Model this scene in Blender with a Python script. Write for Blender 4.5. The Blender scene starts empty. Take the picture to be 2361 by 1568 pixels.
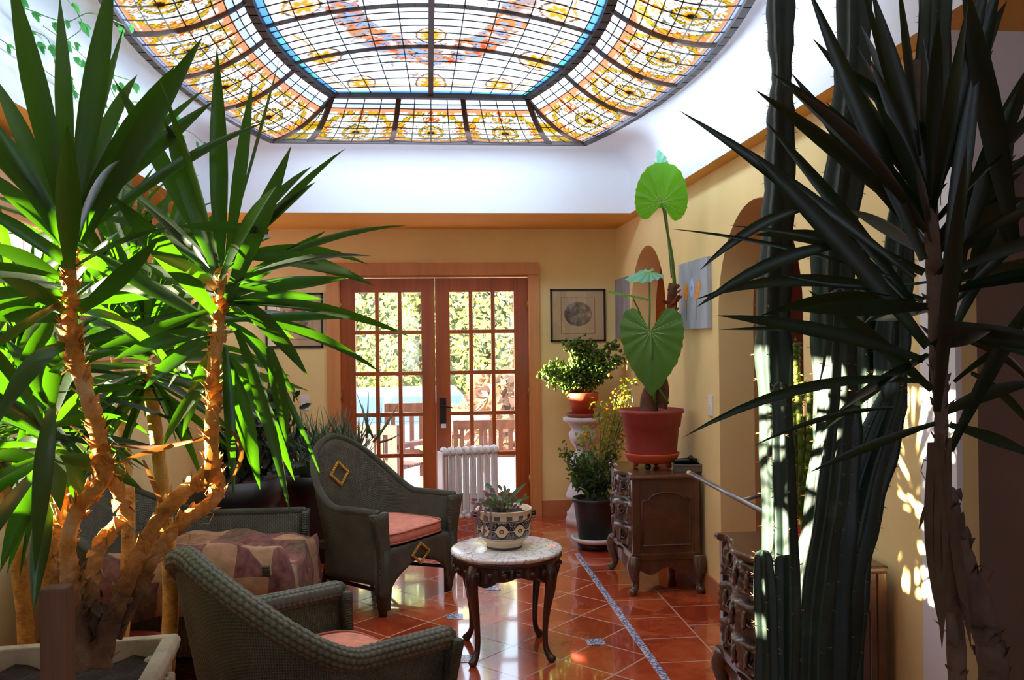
import bpy, math, random
import numpy as np
from mathutils import Vector, Matrix
R = math.radians
PI = math.pi
S = bpy.context.scene
COL = S.collection
# ------------------------------------------------------------------ camera
W_PX, H_PX, FPX = 2361.0, 1568.0, 2064.0
YAW, ROLL, PITCH = math.atan(195.0 / FPX), 0.012, 0.0
CAM = Vector((0, 0, 1.5))
_f = Vector((math.sin(YAW), math.cos(YAW), math.tan(PITCH))).normalized()
_r0 = Vector((math.cos(YAW), -math.sin(YAW), 0))
_u0 = _r0.cross(_f)
_r = _r0 * math.cos(ROLL) - _u0 * math.sin(ROLL)
_u = _u0 * math.cos(ROLL) + _r0 * math.sin(ROLL)
cd = bpy.data.cameras.new('camera')
cam = bpy.data.objects.new('camera', cd)
COL.objects.link(cam)
cam.matrix_world = Matrix(((_r.x, _u.x, -_f.x, CAM.x), (_r.y, _u.y, -_f.y, CAM.y), (_r.z, _u.z, -_f.z, CAM.z), (0, 0, 0, 1)))
cd.sensor_width = 36.0
cd.lens = 36.0 * FPX / W_PX
cd.clip_start = 0.05
cd.clip_end = 300
S.camera = cam
# ------------------------------------------------------------------ light
S.view_settings.view_transform = 'Standard'
S.view_settings.look = 'None'
S.view_settings.gamma = 1.0
S.view_settings.exposure = 1.25
S.cycles.use_denoising = True
S.cycles.max_bounces = 10
S.cycles.diffuse_bounces = 5
S.cycles.transparent_max_bounces = 16
S.cycles.transmission_bounces = 8
S.cycles.caustics_reflective = False
S.cycles.caustics_refractive = False
S.cycles.sample_clamp_indirect = 6.0
w = bpy.data.worlds.new('daylight')
S.world = w
w.use_nodes = True
bg = w.node_tree.nodes['Background']
bg.inputs[0].default_value = (0.62, 0.78, 1.0, 1)
bg.inputs[1].default_value = 2.1
sd = bpy.data.lights.new('sun', 'SUN')
sd.energy = 34.0
sd.angle = R(0.6)
sd.color = (1.0, 0.85, 0.62)
sun = bpy.data.objects.new('sun', sd)
COL.objects.link(sun)
SUN_DIR = Vector((1.0, -0.07, -0.20)).normalized()
sun.rotation_euler = SUN_DIR.to_track_quat('-Z', 'Y').to_euler()
sun.location = (-8, 3, 6)
ad = bpy.data.lights.new('skylight', 'AREA')
ad.shape = 'RECTANGLE'
ad.size, ad.size_y = 2.8, 3.8
ad.energy = 170.0
ad.spread = R(110)
ad.color = (0.86, 0.93, 1.0)
area = bpy.data.objects.new('skylight', ad)
COL.objects.link(area)
area.location = (0.04, 4.36, 4.2)
for nm, loc, rot, sx, sy, en in (('fill_back', (0.04, 5.9, 2.80), (R(90), 0, 0), 2.0, .12, 6), ('fill_right', (1.15, 4.4, 2.80), (R(90), 0, R(-90)), 2.6, .12, 6), ('fill_left', (-1.08, 4.4, 2.80), (R(90), 0, R(90)), 2.6, .12, 6)):  # added fill lamps at the dome rim to brighten the well walls; no fixtures
    sl_ = bpy.data.lights.new(nm, 'AREA'); sl_.shape = 'RECTANGLE'; sl_.size, sl_.size_y = sx, sy; sl_.energy = en; sl_.color = (0.55, 0.75, 1.0)
    so_ = bpy.data.objects.new(nm, sl_); COL.objects.link(so_); so_.location = loc; so_.rotation_euler = rot

# ------------------------------------------------------------------ pixel <-> world
def ray(px, py):
    return _f + _r * ((px - W_PX / 2) / FPX) + _u * ((H_PX / 2 - py) / FPX)
def at(px, py, Y):
    d = ray(px, py); return CAM + d * (Y / d.y)
def atz(px, py, z):
    d = ray(px, py); return CAM + d * ((z - CAM.z) / d.z)
def atx(px, py, X):
    d = ray(px, py); return CAM + d * (X / d.x)

# ------------------------------------------------------------------ objects
def sl(c):
    return tuple((x / 255 / 12.92) if x / 255 <= 0.04045 else ((x / 255 + 0.055) / 1.055) ** 2.4 for x in c)
def tag(o, label=None, cat=None, group=None, kind=None):
    if label: o['label'] = label
    if cat: o['category'] = cat
    if group: o['group'] = group
    if kind: o['kind'] = kind
    return o
def thing(name, label, cat, loc=(0, 0, 0), rotz=0, group=None):
    o = bpy.data.objects.new(name, None); COL.objects.link(o)
    o.empty_display_size = 0.1
    o.location = loc; o.rotation_euler = (0, 0, rotz)
    return tag(o, label, cat, group)
def copy_tree(o, parent=None):
    c = o.copy(); COL.objects.link(c)
    if parent is not None: c.parent = parent
    for ch in list(o.children):
        copy_tree(ch, c)
    return c
class MB:
    """collects shapes and builds ONE mesh object"""
    def __init__(s):
        s.v = []; s.f = []; s.m = []; s.uv = {}; s.sm = []
    def add(s, vs, fs, m=0, uv=None, smooth=True):
        b = len(s.v)
        s.v += [tuple(x) for x in vs]
        for k, f in enumerate(fs):
            if uv is not None: s.uv[len(s.f)] = [uv[i] for i in f]
            s.f.append([b + i for i in f]); s.m.append(m); s.sm.append(smooth)
        return s
    def box(s, a, b, m=0, M=None, ch=0.0):
        x0, y0, z0 = a; x1, y1, z1 = b
        c = [(x0, y0, z0), (x1, y0, z0), (x1, y1, z0), (x0, y1, z0), (x0, y0, z1), (x1, y0, z1), (x1, y1, z1), (x0, y1, z1)]
        if M: c = [M @ Vector(p) for p in c]
        return s.add(c, [(0, 3, 2, 1), (4, 5, 6, 7), (0, 1, 5, 4), (1, 2, 6, 5), (2, 3, 7, 6), (3, 0, 4, 7)], m, smooth=False)
    def beam(s, p, q, wd, dp, m=0, up=(0, 0, 1)):
        p = Vector(p); q = Vector(q); d = (q - p); L = d.length; d.normalize()
        sx = d.cross(Vector(up))
        if sx.length < 1e-4: sx = d.cross(Vector((1, 0, 0)))
        sx.normalize(); sy = sx.cross(d)
        c = []
        for t in (p, q):
            for a, b in ((-1, -1), (1, -1), (1, 1), (-1, 1)):
                c.append(t + sx * a * wd / 2 + sy * b * dp / 2)
        return s.add(c, [(0, 1, 2, 3), (7, 6, 5, 4), (0, 4, 5, 1), (1, 5, 6, 2), (2, 6, 7, 3), (3, 7, 4, 0)], m, smooth=False)
    def tube(s, path, rad, n=8, m=0, cap=True, sq=None):
        P = [Vector(p) for p in path]
        if not hasattr(rad, '__len__'): rad = [rad] * len(P)
        vs = []; fs = []; uv = []
        d0 = (P[1] - P[0]).normalized()
        nx = d0.cross(Vector((0, 0, 1)))
        if nx.length < 0.1: nx = d0.cross(Vector((1, 0, 0)))
        nx.normalize(); L = 0
        for i, p in enumerate(P):
            d = (P[min(i + 1, len(P) - 1)] - P[max(i - 1, 0)]).normalized()
            nx = (nx - d * nx.dot(d)).normalized(); ny = d.cross(nx)
            if i: L += (p - P[i - 1]).length
            for k in range(n):
                a = 2 * PI * k / n
                vs.append(p + (nx * math.cos(a) + ny * math.sin(a)) * rad[i]); uv.append((k / n, L))
        for i in range(len(P) - 1):
            for k in range(n):
                k2 = (k + 1) % n
                fs.append((i * n + k, i * n + k2, (i + 1) * n + k2, (i + 1) * n + k))
        if cap:
            fs.append(tuple(range(n - 1, -1, -1))); fs.append(tuple((len(P) - 1) * n + k for k in range(n)))
        return s.add(vs, fs, m, uv)
    def lathe(s, prof, c=(0, 0, 0), n=28, m=0, sx=1, sy=1):
        vs = []; fs = []; uv = []; L = 0
        for i, (z, r) in enumerate(prof):
            if i: L += math.hypot(z - prof[i - 1][0], r - prof[i - 1][1])
            for k in range(n + 1):
                a = 2 * PI * k / n
                vs.append((c[0] + r * sx * math.cos(a), c[1] + r * sy * math.sin(a), c[2] + z)); uv.append((k / n, L))
        for i in range(len(prof) - 1):
            for k in range(n):
                fs.append((i * (n + 1) + k, i * (n + 1) + k + 1, (i + 1) * (n + 1) + k + 1, (i + 1) * (n + 1) + k))
        return s.add(vs, fs, m, uv)
    def grid(s, fn, nu, nv, m=0, uvf=None, smooth=True):
        vs = []; uv = []
        for j in range(nv + 1):
            for i in range(nu + 1):
                u, v = i / nu, j / nv
                vs.append(fn(u, v)); uv.append(uvf(u, v) if uvf else (u, v))
        fs = [(j * (nu + 1) + i, j * (nu + 1) + i + 1, (j + 1) * (nu + 1) + i + 1, (j + 1) * (nu + 1) + i) for j in range(nv) for i in range(nu)]
        return s.add(vs, fs, m, uv, smooth)
    def ball(s, c, r, n=8, m=0, sc=(1, 1, 1)):
        vs = [(c[0], c[1], c[2] - r * sc[2])]; fs = []
        h = max(3, n // 2)
        for j in range(1, h):
            t = PI * j / h
            for k in range(n):
                a = 2 * PI * k / n
                vs.append((c[0] + r * sc[0] * math.sin(t) * math.cos(a), c[1] + r * sc[1] * math.sin(t) * math.sin(a), c[2] - r * sc[2] * math.cos(t)))
        vs.append((c[0], c[1], c[2] + r * sc[2])); T = len(vs) - 1
        for k in range(n):
            fs.append((0, 1 + (k + 1) % n, 1 + k)); fs.append((T, T - n + k, T - n + (k + 1) % n))
        for j in range(h - 2):
            for k in range(n):
                a = 1 + j * n + k; b = 1 + j * n + (k + 1) % n
                fs.append((a, b, b + n, a + n))
        return s.add(vs, fs, m)
    def build(s, name, mats, parent=None, world=False, solid=0, bevel=0, loc=None):
        me = bpy.data.meshes.new(name)
        vs = s.v
        off = Vector((0, 0, 0))
        if world and parent is not None:
            q = parent
            while q is not None:
                off += Vector(q.location); q = q.parent
        if loc is not None: off = Vector(loc)
        if off.length > 0: vs = [(x[0] - off.x, x[1] - off.y, x[2] - off.z) for x in vs]
        me.from_pydata(vs, [], s.f)
        if not hasattr(mats, '__len__'): mats = [mats]
        for mm in mats: me.materials.append(mm)
        me.polygons.foreach_set('material_index', s.m)
        me.polygons.foreach_set('use_smooth', s.sm)
        if s.uv:
            ul = me.uv_layers.new(name='UVMap')
            dat = np.zeros((len(me.loops), 2), dtype=np.float32)
            for pi, p in enumerate(me.polygons):
                u = s.uv.get(pi)
                if u:
                    for k, li in enumerate(p.loop_indices): dat[li] = u[k]
            ul.data.foreach_set('uv', dat.ravel())
        me.update()
        o = bpy.data.objects.new(name, me); COL.objects.link(o)
        if parent is not None: o.parent = parent
        if loc is not None: o.location = loc
        if solid:
            md = o.modifiers.new('thickness', 'SOLIDIFY'); md.thickness = solid; md.offset = 0
        if bevel:
            md = o.modifiers.new('bevel', 'BEVEL'); md.width = bevel; md.segments = 2; md.limit_method = 'ANGLE'
        return o
def catmull(pts, n=6):
    P = [Vector(p) for p in pts]
    out = []
    for i in range(len(P) - 1):
        a = P[max(i - 1, 0)]; b = P[i]; c = P[i + 1]; d = P[min(i + 2, len(P) - 1)]
        for k in range(n):
            t = k / n
            out.append(0.5 * ((2 * b) + (c - a) * t + (2 * a - 5 * b + 4 * c - d) * t * t + (3 * b - a - 3 * c + d) * t ** 3))
    out.append(P[-1]); return out
def lerp_list(vals, n):
    out = []
    for i in range(n):
        t = i / (n - 1) * (len(vals) - 1); k = min(int(t), len(vals) - 2); out.append(vals[k] + (vals[k + 1] - vals[k]) * (t - k))
    return out

# ------------------------------------------------------------------ materials
MATS = {}
class NT:
    def __init__(s, name):
        s.mat = bpy.data.materials.new(name); s.mat.use_nodes = True
        s.t = s.mat.node_tree; s.b = s.t.nodes['Principled BSDF']; s.out = s.t.nodes['Material Output']
    def n(s, typ, **kw):
        nd = s.t.nodes.new(typ)
        for k, v in kw.items(): setattr(nd, k, v)
        return nd
    def l(s, a, b): s.t.links.new(a, b)
    def math(s, op, a, b=None, c=None, clamp=False):
        nd = s.n('ShaderNodeMath', operation=op); nd.use_clamp = clamp
        for i, x in enumerate((a, b, c)):
            if x is None: continue
            if hasattr(x, 'links') or hasattr(x, 'is_output'): s.l(x, nd.inputs[i])
            else: nd.inputs[i].default_value = x
        return nd.outputs[0]
    def mix(s, fac, a, b, typ='MIX'):
        nd = s.n('ShaderNodeMix', data_type='RGBA', blend_type=typ)
        for sock, x in ((nd.inputs[0], fac), (nd.inputs[6], a), (nd.inputs[7], b)):
            if hasattr(x, 'is_output'): s.l(x, sock)
            elif hasattr(x, '__len__'): sock.default_value = (*x[:3], 1)
            else: sock.default_value = x
        return nd.outputs[2]
    def noise(s, scale, detail=4, rough=0.55, coord='Object', stretch=None, dist=0):
        tc = s.n('ShaderNodeTexCoord'); src = tc.outputs[coord]
        if stretch:
            mp = s.n('ShaderNodeMapping'); mp.inputs['Scale'].default_value = stretch; s.l(src, mp.inputs[0]); src = mp.outputs[0]
        nd = s.n('ShaderNodeTexNoise'); nd.inputs['Scale'].default_value = scale; nd.inputs['Detail'].default_value = detail
        nd.inputs['Roughness'].default_value = rough; nd.inputs['Distortion'].default_value = dist
        s.l(src, nd.inputs['Vector']); return nd.outputs['Fac']
    def ramp(s, fac, stops):
        nd = s.n('ShaderNodeValToRGB'); cr = nd.color_ramp
        while len(cr.elements) < len(stops): cr.elements.new(0.5)
        for e, (p, c) in zip(cr.elements, stops): e.position = p; e.color = (*c[:3], 1)
        s.l(fac, nd.inputs[0]); return nd.outputs[0]
    def bump(s, h, strength=0.3, dist=0.01):
        nd = s.n('ShaderNodeBump'); nd.inputs['Strength'].default_value = strength; nd.inputs['Distance'].default_value = dist
        s.l(h, nd.inputs['Height']); s.l(nd.outputs[0], s.b.inputs['Normal']); return nd
def simple(name, col, rough=0.6, var=0.12, scale=8, bump=0.0, bscale=60, metal=0.0, spec=0.5, stretch=None, coat=0):
    if name in MATS: return MATS[name]
    m = NT(name); c = sl(col)
    f = m.noise(scale, 5, stretch=stretch)
    dk = tuple(x * (1 - var) for x in c); lt = tuple(min(1, x * (1 + var)) for x in c)
    m.l(m.ramp(f, [(0.3, dk), (0.7, lt)]), m.b.inputs['Base Color'])
    m.b.inputs['Roughness'].default_value = rough; m.b.inputs['Metallic'].default_value = metal
    m.b.inputs['Specular IOR Level'].default_value = spec
    if coat: m.b.inputs['Coat Weight'].default_value = coat; m.b.inputs['Coat Roughness'].default_value = 0.1
    if bump: m.bump(m.noise(bscale, 6, 0.6), bump, 0.01)
    MATS[name] = m.mat; return m.mat
def wood(name, c1, c2, rough=0.4, scale=6, stretch=(1, 1, 0.08), coat=0.2, bump=0.08):
    m = NT(name)
    f = m.noise(scale, 8, 0.65, stretch=stretch, dist=1.2)
    m.l(m.ramp(f, [(0.28, sl(c1)), (0.5, tuple((a + b) / 2 for a, b in zip(sl(c1), sl(c2)))), (0.72, sl(c2))]), m.b.inputs['Base Color'])
    m.b.inputs['Roughness'].default_value = rough
    m.b.inputs['Coat Weight'].default_value = coat; m.b.inputs['Coat Roughness'].default_value = 0.15
    m.bump(m.noise(scale * 6, 4, 0.6, stretch=stretch), bump, 0.004)
    MATS[name] = m.mat; return m.mat
def leafmat(name, top, back, trans, rough=0.35, tw=0.45, vary=0.25, stripe=0.0):
    m = NT(name)
    f = m.noise(5, 3)
    c = m.ramp(f, [(0.3, tuple(x * (1 - vary) for x in sl(top))), (0.7, tuple(min(1, x * (1 + vary)) for x in sl(top)))])
    if stripe:
        uvn = m.n('ShaderNodeUVMap'); sp = m.n('ShaderNodeSeparateXYZ'); m.l(uvn.outputs[0], sp.inputs[0])
        wv = m.math('SINE', m.math('MULTIPLY', sp.outputs[0], 60.0))
        c = m.mix(m.math('MULTIPLY', m.math('ADD', wv, 1.0), stripe), c, sl(back))
    m.l(c, m.b.inputs['Base Color']); m.b.inputs['Roughness'].default_value = rough
    tr = m.n('ShaderNodeBsdfTranslucent'); tr.inputs[0].default_value = (*sl(trans), 1)
    mx = m.n('ShaderNodeMixShader'); mx.inputs[0].default_value = tw
    m.l(m.b.outputs[0], mx.inputs[1]); m.l(tr.outputs[0], mx.inputs[2]); m.l(mx.outputs[0], m.out.inputs[0])
    MATS[name] = m.mat; return m.mat
def glassmat(name, tint=(1, 1, 1), gloss=0.08):
    m = NT(name)
    t = m.n('ShaderNodeBsdfTransparent'); t.inputs[0].default_value = (*tint, 1)
    g = m.n('ShaderNodeBsdfGlossy'); g.inputs['Roughness'].default_value = 0.02
    mx = m.n('ShaderNodeMixShader'); mx.inputs[0].default_value = gloss
    m.l(t.outputs[0], mx.inputs[1]); m.l(g.outputs[0], mx.inputs[2]); m.l(mx.outputs[0], m.out.inputs[0])
    MATS[name] = m.mat; return m.mat
# ------------------------------------------------------------------ room materials
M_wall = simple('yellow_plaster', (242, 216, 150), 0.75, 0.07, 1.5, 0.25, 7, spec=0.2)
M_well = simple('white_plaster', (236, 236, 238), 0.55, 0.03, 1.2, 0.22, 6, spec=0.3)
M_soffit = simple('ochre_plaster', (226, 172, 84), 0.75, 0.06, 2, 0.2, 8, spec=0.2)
M_brownwall = simple('brown_plaster', (150, 122, 102), 0.8, 0.1, 2, 0.2, 8)
M_redwall = simple('dark_red_wall', (104, 52, 42), 0.8, 0.1, 2)
M_trim = wood('casing_wood', (196, 124, 66), (222, 156, 92), 0.45, 5)
M_door = wood('door_wood', (134, 58, 14), (192, 98, 30), 0.35, 6, coat=0.35)
M_base = wood('baseboard_tile', (176, 104, 62), (206, 134, 84), 0.35, 4, (1, 1, 1))
M_shut = wood('shutter_wood', (112, 66, 36), (160, 100, 58), .5, 6)
M_curt = leafmat('white_curtain', (220, 218, 214), (220, 218, 214), (150, 148, 144), .9, .4, .03)
M_glass = glassmat('window_glass', (0.97, 0.99, 1.0), 0.07)
M_black = simple('black_metal', (22, 20, 20), 0.4)
M_white = simple('white_enamel', (226, 224, 218), 0.4, 0.04)
M_plate = simple('white_plastic', (236, 234, 230), 0.35, 0.02)

def floor_material():
    m = NT('terracotta_tiles')
    tc = m.n('ShaderNodeTexCoord'); sp = m.n('ShaderNodeSeparateXYZ'); m.l(tc.outputs['Object'], sp.inputs[0])
    X, Y = sp.outputs[0], sp.outputs[1]
    p = m.math('DIVIDE', m.math('SUBTRACT', X, 0.812), 0.412)
    q = m.math('DIVIDE', m.math('SUBTRACT', Y, 4.37), 0.432)
    a = m.math('ADD', p, q); b = m.math('SUBTRACT', p, q)
    def line(v, wd):
        fr = m.math('FRACT', m.math('ADD', v, 0.5)); d = m.math('ABSOLUTE', m.math('SUBTRACT', fr, 0.5))
        return m.math('LESS_THAN', d, wd)
    dia = m.math('MAXIMUM', line(a, 0.015), line(b, 0.015))
    rx = m.math('DIVIDE', m.math('SUBTRACT', X, 1.335), 0.31)
    row = m.math('FLOOR', rx)
    ry = m.math('ADD', m.math('DIVIDE', Y, 0.33), m.math('MULTIPLY', row, 0.45))
    rec = m.math('MAXIMUM', line(rx, 0.014), line(m.math('ADD', ry, 0.16), 0.013))
    right = m.math('GREATER_THAN', X, 1.05)
    g = m.mix(right, dia, rec)
    # tile tones
    vec = m.n('ShaderNodeCombineXYZ'); m.l(m.math('FLOOR', a), vec.inputs[0]); m.l(m.math('FLOOR', b), vec.inputs[1]); m.l(m.math('FLOOR', ry), vec.inputs[2])
    wn = m.n('ShaderNodeTexWhiteNoise'); m.l(vec.outputs[0], wn.inputs[0])
    n1 = m.noise(3.5, 6, 0.65); n2 = m.noise(14, 5, 0.6)
    f = m.math('ADD', m.math('MULTIPLY', wn.outputs[0], 0.3), m.math('ADD', m.math('MULTIPLY', n1, 0.6), m.math('MULTIPLY', n2, 0.25)))
    tile = m.ramp(f, [(0.3, sl((146, 50, 26))), (0.55, sl((184, 74, 38))), (0.85, sl((212, 106, 60)))])
    col = m.mix(g, tile, sl((196, 160, 140)))
    m.l(col, m.b.inputs['Base Color'])
    ro = m.math('ADD', 0.13, m.math('MULTIPLY', n2, 0.12)); m.l(m.math('ADD', ro, m.math('MULTIPLY', g, 0.4)), m.b.inputs['Roughness'])
    m.b.inputs['Coat Weight'].default_value = 1.0; m.b.inputs['Coat Roughness'].default_value = 0.05
    h = m.math('ADD', m.math('MULTIPLY', m.math('SUBTRACT', 1.0, g), 0.5), m.math('MULTIPLY', n1, 0.5))
    m.bump(h, 0.2, 0.004)
    return m.mat
M_floor = floor_material()
def blue_tile_material():
    m = NT('blue_white_inlay')
    tc = m.n('ShaderNodeTexCoord'); vo = m.n('ShaderNodeTexVoronoi', feature='DISTANCE_TO_EDGE'); vo.inputs['Scale'].default_value = 42
    m.l(tc.outputs['Object'], vo.inputs['Vector'])
    m.l(m.ramp(vo.outputs['Distance'], [(0.07, sl((92, 112, 160))), (0.16, sl((206, 204, 208)))]), m.b.inputs['Base Color'])
    m.b.inputs['Roughness'].default_value = 0.2
    return m.mat
M_blue = blue_tile_material()

# ------------------------------------------------------------------ room shell
XL, XR, YB, YF, ZC, ZD = -1.85, 1.62, 7.56, -1.8, 2.44, 2.85
WX0, WX1, WY0, WY1 = -1.58, 1.53, 1.5, 6.6
def struct(name, mb, mat, parent=None, **k):
    o = mb.build(name, mat, parent, **k)
    if parent is None: o['kind'] = 'structure'
    return o
fl = MB(); fl.add([(-2.1, YF - .3, 0), (4.0, YF - .3, 0), (4.0, YB + .16, 0), (-2.1, YB + .16, 0)], [(0, 1, 2, 3)])
floor = struct('floor', fl, M_floor)
struct('tile_strip', MB().box((1.008, YF, 0.0), (1.042, 6.2, 0.003)), M_blue, floor)
for (x, y) in ((.81, 4.37), (.16, 4.22), (.13, 4.87), (.375, 5.4), (-.30, 3.7), (.61, 3.4), (.81, 6.1)):
    struct('tile_inlay', MB().box((x - .045, y - .045, 0), (x + .045, y + .045, 0.003)), M_blue, floor)

def wall_with_holes(mb, axis, c, thick, a0, a1, z0, z1, holes, arches=()):
    """solid wall along an axis, rectangular holes (a0,a1,z0,z1); arches (a0,a1,spring) are cut to the floor"""
    cuts = sorted(set([a0, a1] + [h[0] for h in holes] + [h[1] for h in holes] + [h[0] for h in arches] + [h[1] for h in arches]))
    def bx(p, q, zz0, zz1):
        if axis == 'Y': mb.box((min(c, c + thick), p, zz0), (max(c, c + thick), q, zz1))
        else: mb.box((p, min(c, c + thick), zz0), (q, max(c, c + thick), zz1))
    for p, q in zip(cuts[:-1], cuts[1:]):
        mid = (p + q) / 2
        hs = [h for h in holes if h[0] < mid < h[1]]; ar = [h for h in arches if h[0] < mid < h[1]]
        if ar:
            A0, A1, sp = ar[0]; r = (A1 - A0) / 2; cx = (A0 + A1) / 2; N = 24
            for side in (0, 1):
                X = c if side == 0 else c + thick
                vs = []; fs = []
                for k in range(N + 1):
                    t = PI * k / N; a = cx - r * math.cos(t); z = sp + r * math.sin(t)
                    for zz in (z, z1):
                        vs.append((X, a, zz) if axis == 'Y' else (a, X, zz))
                for k in range(N): fs.append((2 * k, 2 * k + 1, 2 * k + 3, 2 * k + 2))
                mb.add(vs, fs, smooth=False)
            vs = []; fs = []
            for k in range(N + 1):
                t = PI * k / N; a = cx - r * math.cos(t); z = sp + r * math.sin(t)
                for X in (c, c + thick): vs.append((X, a, z) if axis == 'Y' else (a, X, z))
            for k in range(N): fs.append((2 * k, 2 * k + 1, 2 * k + 3, 2 * k + 2))
            mb.add(vs, fs)
        elif hs:
            z = z0
            for h in sorted(hs, key=lambda h: h[2]):
                if h[2] > z: bx(p, q, z, h[2])
                z = h[3]
            if z < z1: bx(p, q, z, z1)
        else: bx(p, q, z0, z1)
    return mb
WIN = [(.5, 1.7, 1.3), (1.98, 3.25, 1.3), (3.4, 4.7, 1.3), (4.9, 6.05, 1.5), (6.2, 7.48, 1.6)]
WZ1 = 2.07
struct('wall_left', wall_with_holes(MB(), 'Y', XL, -.18, YF, YB, 0, ZC, [(a, b, z, WZ1) for a, b, z in WIN]), M_wall)
struct('wall_right', wall_with_holes(MB(), 'Y', XR, .2, 2.82, YB, 0, ZC, [], [(3.74, 4.87, 1.62), (5.97, 7.02, 1.66)]), M_wall)
struct('wall_back', wall_with_holes(MB(), 'X', YB, .16, XL - .18, 4.0, 0, ZC + .5, [(-.735, .867, -.01, 2.05)]), M_wall)
struct('wall_front', wall_with_holes(MB(), 'X', YF - .2, .2, -2.1, 4.0, 0, ZC + .5, [(-1.1, -.1, .9, 2.0), (1.0, 2.0, .9, 2.0)]), M_wall)  # both openings added, unseen behind the camera, to lift the near shadows
for i_, (a, b) in enumerate(((-1.1, -.1), (1.0, 2.0))):
    wf = MB()
    for q in (((a, YF - .12, .9), (a + .06, YF - .06, 2.0)), ((b - .06, YF - .12, .9), (b, YF - .06, 2.0)), ((a, YF - .12, .9), (b, YF - .06, .96)), ((a, YF - .12, 1.94), (b, YF - .06, 2.0)), (((a + b) / 2 - .02, YF - .11, .9), ((a + b) / 2 + .02, YF - .07, 2.0))): wf.box(*q)
    o = wf.build('window_%d' % (6 + i_), M_trim); o['kind'] = 'structure'  # frames of the added fill-light openings, numbered after the left windows
# pier facing the camera at the right, arched opening with a brown room behind
mb = wall_with_holes(MB(), 'X', 2.62, .2, XR, 4.0, 0, ZC, [], [(1.64, 2.7, 1.62)])
struct('wall_pier', mb, M_well)
struct('wall_side', MB().box((3.9, YF, 0), (4.0, YB, ZC)), M_brownwall)
struct('wall_recess', MB().box((1.83, 3.25, 0), (3.9, 3.3, ZC)), M_brownwall)
struct('wall_parlour', MB().box((2.95, 3.3, 0), (3.0, YB, ZC)), M_redwall)
# ceiling : soffit boxes around the light well, upper ceiling with the dome opening
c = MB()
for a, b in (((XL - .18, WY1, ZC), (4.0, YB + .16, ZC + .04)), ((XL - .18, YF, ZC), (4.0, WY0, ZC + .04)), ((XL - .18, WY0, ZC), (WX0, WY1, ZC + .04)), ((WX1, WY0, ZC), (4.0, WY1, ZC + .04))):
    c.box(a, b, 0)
rc = .16
def cove(p, q, nrm, N=8):   # wall of the well with a rounded top
    p = Vector(p); q = Vector(q); nrm = Vector(nrm)
    prof = [(0, ZC), (0, ZD + .02 - rc)] + [(rc - rc * math.cos(t), ZD + .02 - rc + rc * math.sin(t)) for t in [PI / 2 * k / N for k in range(1, N + 1)]]
    vs = []
    for o, z in prof:
        for e in (p, q): vs.append((e.x + nrm.x * o, e.y + nrm.y * o, z))
    return vs, [(2 * k, 2 * k + 1, 2 * k + 3, 2 * k + 2) for k in range(len(prof) - 1)]
e = .004
for p, q, nn in (((WX0 + e, WY0), (WX0 + e, WY1), (1, 0)), ((WX1 - e, WY0), (WX1 - e, WY1), (-1, 0)), ((WX0, WY1 - e), (WX1, WY1 - e), (0, -1)), ((WX0, WY0 + e), (WX1, WY0 + e), (0, 1))):
    vs, fs = cove((*p, 0), (*q, 0), (*nn, 0)); c.add(vs, fs, 1)
# outer shell above the soffit so no daylight leaks in
for a, b in (((WX0 - .06, WY0 - .06, ZC + .02), (WX0 - .03, WY1 + .06, 4.3)), ((WX1 + .03, WY0 - .06, ZC + .02), (WX1 + .06, WY1 + .06, 4.3)), ((WX0, WY1 + .03, ZC + .02), (WX1, WY1 + .06, 4.3)), ((WX0, WY0 - .06, ZC + .02), (WX1, WY0 - .03, 4.3))):
    c.box(a, b, 1)
DCX, DCY = 0.04, 4.36
def rim_outline(scale=1.0, z=ZD, npts=None):
    """closed outline of the dome: list of (x, y), from the back right corner clockwise"""
    out = []
    yb = 6.12; xc = 1.06; bul = .27; half = yb - DCY
    N = 30
    for k in range(N + 1):
        Y = yb - 2 * half * k / N; out.append((DCX + xc + bul * (1 - ((Y - DCY) / half) ** 2), Y))
    for k in range(N + 1):
        Y = DCY - half + 2 * half * k / N; out.append((DCX - xc - bul * (1 - ((Y - DCY) / half) ** 2), Y))
    return out
out = rim_outline(); vs = []; fs = []
for (x, y) in out:
    dx, dy = x - (WX0 + WX1) / 2, y - (WY0 + WY1) / 2
    t = min(((WX1 - WX0) / 2) / max(abs(dx), 1e-6), ((WY1 - WY0) / 2) / max(abs(dy), 1e-6))
    vs += [(x, y, ZD + .02), ((WX0 + WX1) / 2 + dx * t, (WY0 + WY1) / 2 + dy * t, ZD + .02)]
n = len(out)
for k in range(n): fs.append((2 * k, 2 * k + 1, 2 * ((k + 1) % n) + 1, 2 * ((k + 1) % n)))
c.add(vs, fs, 1, smooth=False)
# corner triangles of the rectangle
cor = [(WX1, WY1), (WX1, WY0), (WX0, WY0), (WX0, WY1)]
rad = [vs[2 * k + 1] for k in range(n)]
for k in range(n):
    a = rad[k]; b = rad[(k + 1) % n]
    if abs(a[0] - b[0]) > 1e-4 and abs(a[1] - b[1]) > 1e-4:
        cc = min(cor, key=lambda q: (q[0] - a[0]) ** 2 + (q[1] - a[1]) ** 2)
        c.add([a, (*cc, ZD + .02), b], [(0, 1, 2)], 1, smooth=False)
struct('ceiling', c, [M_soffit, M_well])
# baseboards
struct('baseboard_back', MB().box((.95, YB - .015, 0), (XR, YB, .13)).box((XL, YB - .015, 0), (-.83, YB, .13)), M_base)
bb = MB()
for a, b in ((2.8, 3.74), (4.87, 5.97), (7.02, 7.56)): bb.box((XR - .015, a, 0), (XR, b, .12))
bb.box((XR - .015, 4.855, 0), (XR + .2, 4.87, .12))
struct('baseboard_right', bb, M_base)
struct('baseboard_left', MB().box((XL, YF, 0), (XL + .015, YB, .12)), M_base)

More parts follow.
